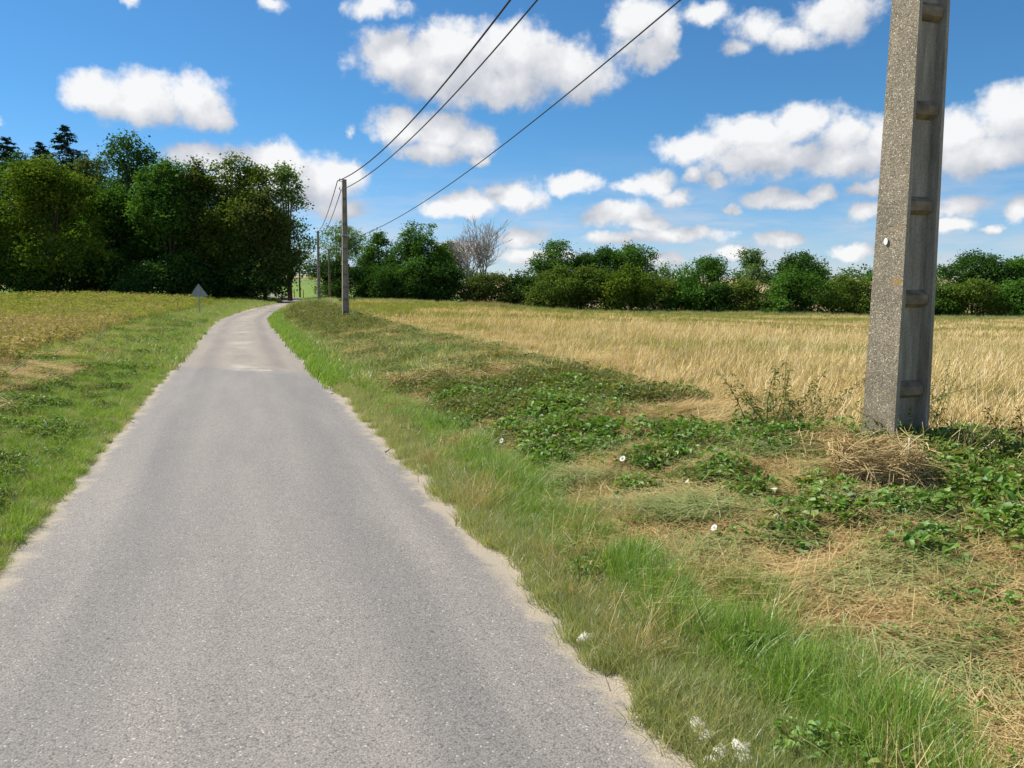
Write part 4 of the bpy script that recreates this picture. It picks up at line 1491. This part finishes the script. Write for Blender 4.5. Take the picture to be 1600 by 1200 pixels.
Hd = [
    (526, 345, 52, 132, 'pale', 'airy light green tree behind the far pole', 'airy', 5200, 0.25),
    (512, 415, 36, 128, 'dark', 'dark thicket right of the lane behind the farther poles', 'shrub', 3500, 0),
    (548, 428, 50, 126, 'dark', 'dark thicket just right of the second pole', 'shrub', 3500, 0),
    (592, 369, 38, 112, 'mid', 'narrow cone-shaped tree right of the second pole', 'cone', 8200, 0.05),
    (656, 343, 54, 110, 'mid', 'tall green tree with a crooked top left of the bare tree', 'cone', 14000, 0.05),
    (702, 376, 28, 116, 'olive', 'olive tree between the tall green tree and the bare tree', 'airy', 3200, 0.2),
    (610, 430, 60, 108, 'dark', 'dark low growth under the cone-shaped tree', 'shrub', 4200, 0),
    (690, 425, 50, 108, 'dark', 'dark low growth under the tall green tree', 'shrub', 4200, 0),
    (768, 436, 40, 106, 'brown', 'brown-green shrub under the bare tree', 'shrub', 3800, 0),
    (812, 432, 36, 108, 'dark', 'dark shrub between the bare tree and the spiky tree', 'shrub', 3200, 0),
    (866, 377, 37, 112, 'mid', 'spiky-topped tree at the left of the hedge', 'round', 5200, 0.1),
    (908, 392, 34, 114, 'dark', 'dark tree between spiky tree and the broad double crown', 'round', 4200, 0.1),
    (948, 386, 40, 112, 'dark', 'left crown of the broad double-crowned tree', 'round', 5200, 0.15),
    (988, 379, 42, 110, 'mid', 'right and higher crown of the broad double-crowned tree', 'round', 5600, 0.15),
    (872, 432, 44, 104, 'olive', 'yellowish shrub in front of the spiky tree', 'shrub', 3800, 0),
    (925, 430, 44, 104, 'olive', 'olive shrub in front of the double-crowned tree', 'shrub', 3800, 0),
    (985, 428, 44, 102, 'yellow', 'brightest yellow-green shrub of the hedge', 'shrub', 3800, 0),
    (1036, 412, 22, 112, 'pale', 'thin half-bare young tree in a gap of the hedge', 'airy', 700, 0.2),
    (1040, 445, 36, 103, 'olive', 'low shrub in the gap of the hedge', 'shrub', 2600, 0),
    (1100, 402, 40, 108, 'mid', 'rounded single tree in the middle of the hedge', 'round', 5200, 0.1),
    (1078, 436, 36, 102, 'mid', 'shrub at the foot of the rounded single tree', 'shrub', 3000, 0),
    (1130, 452, 30, 101, 'dark', 'low dark shrub right of the rounded single tree', 'shrub', 2200, 0),
    (1177, 389, 32, 106, 'pale', 'thin pale tree with sky showing through its crown', 'airy', 2600, 0.2),
    (1165, 452, 36, 100, 'olive', 'shrub at the foot of the thin pale tree', 'shrub', 2600, 0),
    (1256, 394, 47, 108, 'dark', 'dark broad tree left of the near pole', 'round', 5600, 0.12),
    (1238, 432, 48, 98, 'mid', 'rounded bush in front of the dark broad tree', 'shrub', 4200, 0),
    (1317, 421, 20, 104, 'mid', 'small pointed tree just left of the near pole', 'cone', 1800, 0.1),
    (1325, 434, 42, 98, 'olive', 'sunlit bush just left of the near pole', 'shrub', 3600, 0),
    (1385, 425, 34, 104, 'mid', 'tree mostly hidden behind the near pole', 'round', 2600, 0.1),
    (1462, 452, 34, 97, 'mid', 'low bush just right of the near pole', 'shrub', 3000, 0),
    (1525, 396, 52, 104, 'dark', 'broad dark tree right of the near pole', 'round', 5600, 0.15),
    (1522, 446, 54, 96, 'olive', 'olive bush in front of the broad dark tree on the right', 'shrub', 3800, 0),
    (1592, 402, 36, 102, 'mid', 'brighter green tree at the right edge of the photo', 'round', 4600, 0.1),
    (1600, 452, 46, 95, 'mid', 'bush at the right edge of the photo', 'shrub', 3200, 0),
]
for i, (px, yt, hw, dp, kd, lb, shp, n, bt) in enumerate(Hd):
    isb = shp == 'shrub'
    yt = yt - (4 + (i * 7) % 9 if isb else (i * 5) % 5)
    tree('hedge_shrub' if isb else 'broadleaf_tree', px, yt, hw * 1.16, dp, kd, lb, 'shrub' if isb else 'tree', HG, shp, int(n * (3.2 if shp != 'airy' else 2.2)), 0.23, bt, seed=100 + i)
bare_tree('bare_tree', 738, 334, 54, 112, 'leafless grey dead tree standing above the hedge')

# tall pale grass at the foot of the hedge, one band
PT = [proto_blades('tall_grass_bunch', 60, 0.8, (0.4, 1.1), (0.03, 0.06), (0.02, 0.4), (0.0, 0.6), M['grass_dry'], 2) for _ in range(3)]
n = 2600
ang = U(-0.24, 0.80, n)
Y = 101 - 9 * ss(0.0, 0.8, ang) + U(-4, 2, n)
X = Y * ang
k = sr_of(X, Y) > 6
put('hedge_foot_grass', PT, X[k], Y[k], U(0.22, 0.6, k.sum()), 'tall pale grass along the foot of the hedge', 'grass')
cx, cy = at(772, 480, 99)[:2]
X, Y = cx + rng.normal(0, 1.7, 90), cy + rng.normal(0, 0.8, 90)
PTb = [proto_blades('reddish_grass_bunch', 60, 0.6, (0.4, 1.0), (0.025, 0.05), (0.02, 0.3), (0.0, 0.5), M['brown_weed'], 2) for _ in range(2)]
put('reddish_grass', PTb, X, Y, U(0.6, 0.95, len(X)), 'patch of reddish dry grass below the bare tree', 'grass')

# far wood on the skyline, one mass
lob = []
r_ = np.random.default_rng(77)
for i in range(260):
    a = r_.uniform(-0.75, 0.75)
    D = 520 + r_.uniform(-15, 30)
    if fnoise(a * 10, 0.0, 1.6, 2) < -0.15:
        continue
    lob.append((a * D, D, float(tz(a * D, D)) + r_.uniform(0, 5), r_.uniform(3, 5)))
V, T, rnd = crown_leaves(lob, 16000, 1.3, seed=5)
tag(link('far_wood', make_mesh('far_wood', V, [T], False, {'rnd': rnd}), M['tree_dark']), 'distant dark wood on the skyline behind the hedge', 'wood', kind='stuff')

# ------------------------------------------------------------------ electricity poles and wires
POLE_H = 8.3


def pole_section(w, d, rec_w, rec_d, c):
    hx, hy = w / 2, d / 2
    rw = rec_w * w / 2
    rd = rec_d * d
    half = [(-hx + c, -hy), (-rw - 0.012, -hy), (-rw, -hy + rd), (rw, -hy + rd), (rw + 0.012, -hy), (hx - c, -hy), (hx, -hy + c)]
    return half + [(-x, -y) for x, y in half]


def build_pole_meshes():
    zs = np.linspace(-0.3, POLE_H, 15)
    rows = []
    for z in zs:
        t = max(0, z) / POLE_H
        w, d = 0.405 - 0.15 * t, 0.345 - 0.16 * t
        rows.append([(x, y, z) for x, y in pole_section(w, d, 0.66, 0.26, 0.018)])
    V = np.array(rows)
    k = V.shape[1]
    n = len(zs)
    i = np.arange(n - 1)[:, None] * k
    j = np.arange(k)[None]
    q = np.stack([i + j, i + (j + 1) % k, i + k + (j + 1) % k, i + k + j], -1).reshape(-1, 4)
    topc = np.arange((n - 1) * k, n * k)[None]
    me = make_mesh('shaft', V.reshape(-1, 3), [q, topc])
    me.materials.append(M['concrete'])
    me.materials.append(M['panel'])
    mi = np.zeros(len(me.polygons), np.int32)
    jj = np.tile(np.arange(k), n - 1)
    mi[:len(jj)] = np.isin(jj, [0, 1, 2, 3, 4, 7, 8, 9, 10, 11]).astype(np.int32)
    me.polygons.foreach_set('material_index', mi)
    rungs = []
    for z in np.arange(0.52, POLE_H - 0.4, 0.74):
        t = z / POLE_H
        w, d = 0.405 - 0.15 * t, 0.345 - 0.16 * t
        mb = MB()
        y0 = -d / 2 + 0.26 * d + 0.004
        y1 = -d / 2 + 0.07 * d
        rw = 0.33 * w * 0.99
        h = 0.075
        Vv = [(-rw, y0, z - h), (rw, y0, z - h), (rw, y1, z - h * 0.55), (-rw, y1, z - h * 0.55), (-rw, y0, z + h), (rw, y0, z + h), (rw, y1, z + h * 0.35), (-rw, y1, z + h * 0.35)]
        mb.add(Vv, [[0, 1, 2, 3], [3, 2, 6, 7], [7, 6, 5, 4], [0, 3, 7, 4], [1, 5, 6, 2]])
        rungs.append(mb.mesh('rung'))
    ins = MB()
    ins.tube([[0, 0, 0], [0, 0, 0.03], [0, 0, 0.05], [0, 0, 0.09], [0, 0, 0.10], [0, 0, 0.14]], [0.035, 0.05, 0.03, 0.045, 0.028, 0.02], 10)
    arm = MB()
    arm.box((-0.09, 0, 0), (0.18, 0.035, 0.035))
    arm.box((-0.165, 0, 0.03), (0.02, 0.02, 0.07))
    clamp = MB()
    clamp.box((0, 0, 0), (0.37, 0.30, 0.05))
    return me, rungs, ins.mesh('insulator', True), arm.mesh('bracket'), clamp.mesh('clamp')


PM = build_pole_meshes()
LINE = math.radians(19.5)            # heading of the pole line, left of straight ahead


def pole(loc, label, lean=(0, 0), scale=1.0, near=False, rz=LINE):
    root = empty('electricity_pole', loc, rz)
    root.rotation_euler = (lean[0], lean[1], rz)
    root.scale = (scale, scale, scale)
    tag(root, label, 'pole', 'concrete poles along the lane')
    link('shaft', PM[0], None, root)
    for r in PM[1]:
        link('rung', r, M['rung'], root)
    for z in (POLE_H - 0.12, POLE_H - 0.62):
        t = z / POLE_H
        hx = (0.405 - 0.15 * t) / 2
        b = link('bracket', PM[3], M['steel'], root, (-hx + 0.02, 0, z))
        link('insulator', PM[2], M['porcelain'], b, (-0.165, 0, 0.05))
    c = link('cable_clamp', PM[4], M['steel'], root, (0, 0, 5.05))
    if near:
        mb = MB()
        th = np.arange(12) * 2 * math.pi / 12
        c1 = np.stack([np.full(12, 0.0), 0.020 * np.cos(th), 0.028 * np.sin(th)], -1)
        ring = np.concatenate([c1, c1 + np.array([-0.004, 0, 0])])
        mb.add(ring, [[i, (i + 1) % 12, 12 + (i + 1) % 12, 12 + i] for i in range(12)], [[12, 12 + i + 1, 12 + i] for i in range(1, 11)])
        z = 1.72
        hx = (0.405 - 0.15 * z / POLE_H) / 2
        link('identification_disc', mb.mesh('identification_disc'), M['white'], root, (-hx - 0.002, 0.02, z))
    return root


p1 = gnd(1396, 702)
p2 = gnd(540, 501)
p3 = at(499, 480, 88)
p4 = at(516, 474, 118)
p3[2], p4[2] = tz(p3[0], p3[1]), tz(p4[0], p4[1])
p2[2] = tz(p2[0], p2[1])
pole(p1, 'big near concrete pole on the right with recessed panel and rungs', near=True)
pole(p2, 'second concrete pole left of centre against the sky', lean=(0, math.radians(0.9)), scale=(at(541, 280, p2[1])[2] - p2[2]) / POLE_H)
pole(p3, 'third concrete pole, left one of the two thin far poles', lean=(0, math.radians(0.6)), scale=0.98, rz=math.radians(14))
pole(p4, 'fourth and farthest concrete pole, right one of the two thin far poles', scale=0.9, rz=math.radians(14))
# dark wooden pole on the other side, at the gap
p5 = at(469, 466, 146)
p5[2] = tz(p5[0], p5[1])
h5 = at(469, 396, 146)[2] - p5[2]
root = empty('wooden_pole', p5)
tag(root, 'dark wooden pole in the gap where the lane disappears', 'pole')
mb = MB()
mb.tube([[0, 0, -.3], [0, 0, h5 * 0.5], [0, 0, h5]], [0.17, 0.15, 0.12], 10)
link('shaft', mb.mesh('shaft', True), M['wood'], root)
mb = MB()
mb.box((0, 0, h5 - 0.4), (0.9, 0.1, 0.1))
link('crossarm', mb.mesh('crossarm'), M['wood'], root)
mb = MB()
mb.tube([[0, 0, h5], [0, 0, h5 + 0.06]], [0.13, 0.05], 10)
link('cap', mb.mesh('cap', True), M['steel'], root)


def wire(a, b, sag, r, label, n=40):
    t = np.linspace(0, 1, n)
    a, b = np.array(a, float), np.array(b, float)
    P = a[None] * (1 - t[:, None]) + b[None] * t[:, None]
    P[:, 2] -= 4 * sag * t * (1 - t)
    mb = MB()
    mb.tube(P - a, r, 6)
    o = link('overhead_wire', mb.mesh('overhead_wire', True), M['cable'], None, a)
    tag(o, label, 'wire', 'overhead wires between the poles')


c_, s_ = math.cos(LINE), math.sin(LINE)
lo = np.array([-c_, -s_, 0])       # towards the lane
z2 = lambda y: at(541, y, p2[1])[2]
A1, A2 = p1 + lo * 0.2 + [0, 0, 7.68], np.array([*(p2 + lo * 0.2)[:2], z2(283)])
B1, B2 = p1 - lo * 0.1 + [0, 0, 7.34], np.array([*(p2 + lo * 0.05)[:2], z2(297)])
C1, C2 = p1 - lo * 0.12 + [0, 0, 5.28], np.array([*(p2 - lo * 0.15)[:2], z2(374)])
wire(A1, A2, 0.98, 0.021, 'upper thick black wire from near pole to second pole')
wire(B1, B2, 0.84, 0.017, 'second black wire just below the upper one')
wire(C1, C2, 0.62, 0.011, 'lowest thin wire from near pole to the middle of the second pole')
wire(A2, p3 + np.array([-0.2, 0, 8.0]), 0.7, 0.02, 'outer wire descending from second pole to the farther poles')
wire(B2, p3 + np.array([0, 0, 7.5]), 0.75, 0.018, 'inner wire descending from second pole to the farther poles')
wire(p3 + np.array([0, 0, 7.9]), p4 + np.array([0, 0, 7.3]), 0.5, 0.015, 'wire between the two thin far poles')
wire(p3 + np.array([0, 0, 5.0]), p4 + np.array([0, 0, 4.6]), 0.7, 0.02, 'slack pale loop between the two thin far poles')

# ------------------------------------------------------------------ road sign (seen from behind)
sg = at(312, 486, 50)
sg[2] = tz(sg[0], sg[1])
root = empty('road_sign', sg, math.radians(8))
tag(root, 'triangular road sign seen from its grey back on the left verge', 'sign')
zt, zbm = at(312, 442.5, 50)[2] - sg[2], at(312, 463.5, 50)[2] - sg[2]
wd = 0.58


def rounded_tri(w, z0, z1, r, ins=0.0):
    C = [(-w + r * 1.7, z0 + r), (w - r * 1.7, z0 + r), (0, z1 - 2 * r)]
    A = [(150, 270), (270, 390), (30, 150)]
    out = []
    for (cx, cz), (a0, a1) in zip(C, A):
        for a in np.radians(np.linspace(a0, a1, 6)):
            out.append((cx + (r - ins) * math.cos(a), cz + (r - ins) * math.sin(a)))
    return out


def plate(poly, y0, y1):
    k = len(poly)
    V = [(x, y0, z) for x, z in poly] + [(x, y1, z) for x, z in poly]
    return make_mesh('panel', V, [np.array([[i, (i + 1) % k, k + (i + 1) % k, k + i] for i in range(k)]), np.array([list(range(k - 1, -1, -1))]), np.array([list(range(k, 2 * k))])])


link('panel', plate(rounded_tri(wd, zbm, zt, 0.05), 0.03, 0.036), M['signback'], root)
k = 18
o_, i_ = rounded_tri(wd, zbm, zt, 0.05), rounded_tri(wd, zbm, zt, 0.05, 0.02)
V = [(x, 0.012, z) for x, z in o_] + [(x, 0.012, z) for x, z in i_] + [(x, 0.03, z) for x, z in o_] + [(x, 0.03, z) for x, z in i_]
q = []
for i in range(k):
    j = (i + 1) % k
    q += [[i, k + i, k + j, j], [i, j, 2 * k + j, 2 * k + i], [k + j, k + i, 3 * k + i, 3 * k + j]]
link('rim', make_mesh('rim', V, [np.array(q)]), M['signback'], root)
mb = MB()
mb.box((0, -0.01, (zt - 0.12) / 2 - 0.1), (0.075, 0.04, zt + 0.08))
link('post', mb.mesh('post'), M['steel'], root)
for z in (zbm + 0.13, zbm + 0.42):
    mb = MB()
    mb.box((0, -0.008, z), (0.2, 0.055, 0.035))
    link('clamp', mb.mesh('clamp'), M['steel'], root)

# ------------------------------------------------------------------ fence posts in the gap beyond the wood
for i, (px, yb, yt, dp) in enumerate([(446, 462, 447, 150), (450, 462, 446, 146), (455, 462, 446, 143), (460, 463, 447, 141), (474, 464, 448, 139)]):
    b = at(px, yb, dp)
    b[2] = tz(b[0], b[1])
    mb = MB()
    mb.tube([[0, 0, -0.2], [0.02, 0, 0.8], [0, 0.02, 1.45], [0, 0.02, 1.5]], [0.07, 0.065, 0.06, 0.02], 7)
    o = link('fence_post', mb.mesh('fence_post', True), M['wood'], None, b)
    w = ['leftmost', 'second from the left', 'middle', 'fourth from the left', 'rightmost']
    tag(o, 'thin wooden fence post of the meadow in the gap, ' + w[i], 'post', 'fence posts of the meadow')

# ------------------------------------------------------------------ straw nest at the foot of the near pole
r_ = np.random.default_rng(21)
nc = gnd(1368, 776)
nest = MB()
n = 1500
for i in range(n):
    a0 = r_.uniform(0, 6.283)
    da = r_.uniform(0.35, 1.3) * (1 if r_.random() < 0.5 else -1)
    lay = r_.uniform(0, 1)
    R0 = 0.12 + 0.19 * lay ** 0.8 + r_.normal(0, 0.05)
    z0 = 0.02 + 0.27 * lay + r_.normal(0, 0.05)
    tt = np.linspace(0, 1, 5)
    rr = R0 * (1 + 0.16 * (tt - 0.5) ** 2 * r_.uniform(-1, 6))
    P = np.stack([np.cos(a0 + da * tt) * rr * 1.12, np.sin(a0 + da * tt) * rr * 0.85, z0 + r_.normal(0, 0.07) * (tt - 0.5) + r_.normal(0, 0.008, 5)], -1)
    P[:, 2] = np.maximum(P[:, 2], -0.03)
    nest.tube(P, r_.uniform(0.0016, 0.0038), 3, r_.uniform(0.25, 0.95), cap=False)
for i in range(520):          # loose ends hanging and sticking out
    a0 = r_.uniform(0, 6.283)
    p = np.array([math.cos(a0) * 0.34, math.sin(a0) * 0.26, r_.uniform(0.05, 0.27)])
    d = np.array([math.cos(a0), math.sin(a0), 0]) * r_.uniform(0.05, 0.3) + np.array([r_.normal(0, 0.12), r_.normal(0, 0.1), r_.uniform(-0.2, 0.12)])
    nest.tube([p - d * 0.4, p, p + d * 0.6 + [0, 0, -0.02], p + d + [0, 0, -0.05]], 0.002, 3, r_.uniform(0, 0.9), cap=False)
o = link('straw_nest', nest.mesh('straw_nest'), M['hay'], None, nc)
o.scale = (0.76, 0.8, 1.15)
tag(o, 'round nest-like heap of dry straw at the foot of the near pole', 'straw heap')


def stick(name, a, b, r, label, mat, bend=0.05):
    a, b = np.array(a, float), np.array(b, float)
    t = np.linspace(0, 1, 8)
    P = a[None] * (1 - t[:, None]) + b[None] * t[:, None] - a
    L_ = np.linalg.norm(b - a)
    P += np.stack([np.sin(t * 3.1) * bend * L_, np.cos(t * 5) * bend * 0.4 * L_, 0 * t], -1)
    mb = MB()
    mb.tube(P, r * (1 - 0.45 * t), 6, 0.6)
    o = link(name, mb.mesh(name, True), mat, None, a)
    tag(o, label, 'stick')


d1 = nc[1] - 0.16
stick('stick', at(1412, 765, d1 - 0.05), at(1421, 684, d1 + 0.02), 0.011, 'pale bleached stick standing upright in the straw nest', M['stick'], 0.03)
stick('stick', at(1432, 758, d1), at(1400, 785, d1 - 0.15), 0.007, 'pale stick sloping down in front of the straw nest', M['stick'], 0.06)
stick('stick', at(1330, 716, d1), at(1440, 702, d1 + 0.1), 0.005, 'thin straight stalk lying across the top of the straw nest', M['stick'], 0.02)
g0 = gnd(132, 558)
stick('dry_stalk', g0 - np.array([0, 0, 0.02]), at(162, 512, g0[1] + 0.2), 0.012, 'tall dry stalk leaning right on the left verge', M['stick'], 0.02)
g0 = gnd(2, 592)
stick('dry_stalk', g0, at(38, 566, g0[1] + 0.1), 0.016, 'bleached dry stalk at the left edge of the photo', M['stick'], 0.02)


# ------------------------------------------------------------------ single plants
def weed(name, px, py, top, label, cat='plant', kind='leaf_olive', stems=3, leafn=60, L=(0.03, 0.07), spread=0.15, wide=0.5, depth=None):
    g0 = gnd(px, py) if depth is None else at(px, py, depth)
    if depth is not None:
        g0[2] = tz(g0[0], g0[1])
    tp = at(top[0], top[1], g0[1] + 0.05) - g0
    r = np.random.default_rng(int(px * 3 + py))
    root = empty(name, g0)
    tag(root, label, cat)
    st, lv = MB(), MB()
    for i in range(stems):
        off = np.array([r.normal(0, spread), r.normal(0, spread * 0.6), 0]) * (i > 0)
        e = tp * (1.0 if i == 0 else r.uniform(0.55, 0.95)) + off * 1.6
        t = np.linspace(0, 1, 7)
        P = off * 0.4 + e * t[:, None] + np.stack([0.04 * np.sin(t * 4 + i), 0.03 * np.cos(t * 3 + i), 0 * t], -1)
        P[:, 2] -= 0.03 * (1 - t)
        st.tube(P, 0.005 * (1 - 0.75 * t) + 0.0006, 5, 0.4)
        n = leafn
        tt = r.uniform(0.08, 1.0, n)
        b = np.stack([np.interp(tt, t, P[:, c]) for c in range(3)], -1)
        yaw = r.uniform(0, 6.28, n)
        sp = r.uniform(0, 1, n) * spread * 0.5 * (1.1 - tt)
        b[:, 0] += np.cos(yaw) * sp
        b[:, 1] += np.sin(yaw) * sp
        ln = r.uniform(L[0], L[1], n) * (1.15 - 0.7 * tt)
        V, Q, T, m = leaves(b, yaw, r.normal(-0.2, 0.4, n), r.normal(0, 0.4, n), ln, ln * wide)
        lv.add(V, Q, T, np.repeat(r.uniform(0, 1, n), m))
    link('stem', st.mesh('stem', True), M['stem'], root)
    link('foliage', lv.mesh('foliage'), M[kind], root)


weed('tall_weed', 1205, 672, (1232, 556), 'tall olive weed leaning right, left of the near pole', stems=9, leafn=90, spread=0.24, L=(0.035, 0.08))
weed('tall_weed', 1262, 668, (1275, 590), 'bushy olive weed between tall weed and near pole', stems=9, leafn=90, spread=0.30, L=(0.035, 0.08))
weed('tall_weed', 1442, 690, (1486, 562), 'thin dark weed leaning right beside the near pole', stems=4, leafn=80, spread=0.08, L=(0.03, 0.06))
weed('nettle', 1372, 708, (1350, 655), 'green nettle growing against the road side of the near pole', kind='leaf', stems=8, leafn=26, spread=0.22, L=(0.04, 0.09), wide=0.6)
weed('nettle', 1425, 706, (1424, 630), 'leafy shoot climbing the recessed face of the near pole', kind='leaf', stems=5, leafn=18, spread=0.12, L=(0.04, 0.08), wide=0.7)
weed('weed_plant', 1108, 935, (1106, 897), 'small upright green plant alone in the cut hay', kind='leaf', stems=3, leafn=12, spread=0.05, L=(0.04, 0.075), wide=0.7)
weed('bramble_bush', 1588, 735, (1594, 632), 'olive bramble bush at the right edge of the photo beside the stubble', 'shrub', stems=26, leafn=110, spread=0.36, L=(0.03, 0.07))
weed('bramble_bush', 1545, 742, (1552, 690), 'lower olive bramble left of the bush at the right edge', 'shrub', stems=18, leafn=90, spread=0.36, L=(0.03, 0.06))
weed('cut_brush', 558, 512, (580, 484), 'dark cut brush lying at the foot of the second pole', 'brush', 'leaf_olive', 14, 60, (0.06, 0.14), 0.7)
weed('tall_grass_clump', 500, 492, (497, 470), 'tall weed clump on the bank left of the second pole', 'plant', 'leaf_olive', 22, 60, (0.07, 0.16), 1.3, 0.4)

# ------------------------------------------------------------------ white bindweed flowers
fl = [(897, 625, 'on the far leafy mound by the stubble'), (801, 663, 'left of the middle of the leafy verge'), (784, 692, 'nearest the lane on the dark leaves'), (848, 695, 'in the dark leaf patch right of the one nearest the lane'),
      (922, 695, 'at the right end of the dark leaf patch'), (973, 721, 'large and alone above the cut hay'), (964, 782, 'lying low in the cut hay'), (1074, 757, 'left of the leaf clump below the stubble edge'),
      (1210, 769, 'in the weeds left below the straw nest'), (1590, 774, 'large at the right edge of the photo'), (1116, 830, 'half-closed in the hay right of the lush grass'), (1365, 778, 'just below the straw nest')]
fm = MB()
rings = [(0.004, -0.035), (0.008, -0.015), (0.016, 0.0), (0.030, 0.009), (0.033, 0.007)]
k = 10
V = [(r * (1 + 0.05 * (i % 2)) * math.cos(i * 2 * math.pi / k), r * (1 + 0.05 * (i % 2)) * math.sin(i * 2 * math.pi / k), z) for r, z in rings for i in range(k)]
fm.add(V, [[a * k + i, a * k + (i + 1) % k, (a + 1) * k + (i + 1) % k, (a + 1) * k + i] for a in range(len(rings) - 1) for i in range(k)], rnd=0.5)
fmesh = fm.mesh('trumpet', True)
fs = MB()
fs.tube([[0, 0, -0.035], [0.005, 0, -0.07], [0.0, 0.01, -0.12]], [0.004, 0.0025, 0.002], 5)
fstem = fs.mesh('stalk', True)
for i, (px, py, w) in enumerate(fl):
    g0 = gnd(px, py, 0.13)
    root = empty('bindweed_flower', (g0[0], g0[1], g0[2] + 0.15))
    d = Vector((math.sin(i * 2.4) * 0.7 - 0.3, math.cos(i * 1.7) * 0.7 - 0.2, 0.8))
    root.rotation_euler = d.to_track_quat('Z', 'Y').to_euler()
    root.scale = [0.5 + 0.14 * (i % 3)] * 3
    tag(root, 'white bindweed flower ' + w, 'flower', 'white bindweed flowers')
    link('trumpet', fmesh, M['petal'], root)
    link('stalk', fstem, M['stem'], root)

# ------------------------------------------------------------------ chalk stones beside the lane
stn = [(918, 1006, 0.030, 'largest of the pair beside the asphalt'), (933, 1022, 0.020, 'just below the pair stone'), (952, 994, 0.018, 'in the grass above the pair'), (928, 1032, 0.014, 'tiny on the dust edge'),
       (1090, 1148, 0.034, 'big at the corner of the pale patch'), (1104, 1158, 0.028, 'in the middle of the pale patch'), (1096, 1168, 0.022, 'on the dusty lower edge of the pale patch'), (1112, 1146, 0.024, 'at the top of the pale patch'),
       (1126, 1188, 0.028, 'near the bottom edge of the photo'), (1112, 1194, 0.020, 'leftmost at the bottom edge of the photo'), (1158, 1186, 0.034, 'biggest at the bottom in the grass'), (1166, 1196, 0.026, 'touching the biggest one at the bottom'), (1148, 1178, 0.020, 'above the biggest one at the bottom'),
       (1262, 1138, 0.026, 'upper one in the grass on the right'), (1268, 1132, 0.018, 'small beside the upper one in the grass'), (1246, 1152, 0.022, 'lower one in the grass on the right'), (1310, 1182, 0.020, 'far right in the grass at the bottom'), (1046, 1076, 0.016, 'halfway along the grass edge')]
for i, (px, py, r, w) in enumerate(stn):
    q = np.random.default_rng(400 + i)
    mb = MB()
    nu, nv = 9, 6
    V = []
    for a in range(nv + 1):
        for b in range(nu):
            th, ph = math.pi * a / nv, 2 * math.pi * b / nu
            d = np.array([math.sin(th) * math.cos(ph), math.sin(th) * math.sin(ph), math.cos(th)])
            sc = 1 + (0.22 * math.sin(5.1 * d[0] + i) * math.cos(4.3 * d[1] + 2 * i) + 0.12 * math.sin(9 * d[2] + i * 3) + 0.12 * math.sin(7 * d[0] - 6 * d[1] + i))
            V.append(d * r * sc * np.array([1.2, 0.95, 0.7]))
    mb.add(V, [[a * nu + b, (a + 1) * nu + b, (a + 1) * nu + (b + 1) % nu, a * nu + (b + 1) % nu] for a in range(nv) for b in range(nu)])
    g0 = gnd(px, py)
    o = link('chalk_stone', mb.mesh('chalk_stone', True), M['chalk'], None, (g0[0], g0[1], g0[2] + r * 0.6))
    o.scale = [1.35] * 3
    o.rotation_euler = (q.uniform(-.3, .3), q.uniform(-.3, .3), q.uniform(0, 6.28))
    tag(o, 'white chalk stone beside the lane, ' + w, 'stone', 'chalk stones by the right road edge')
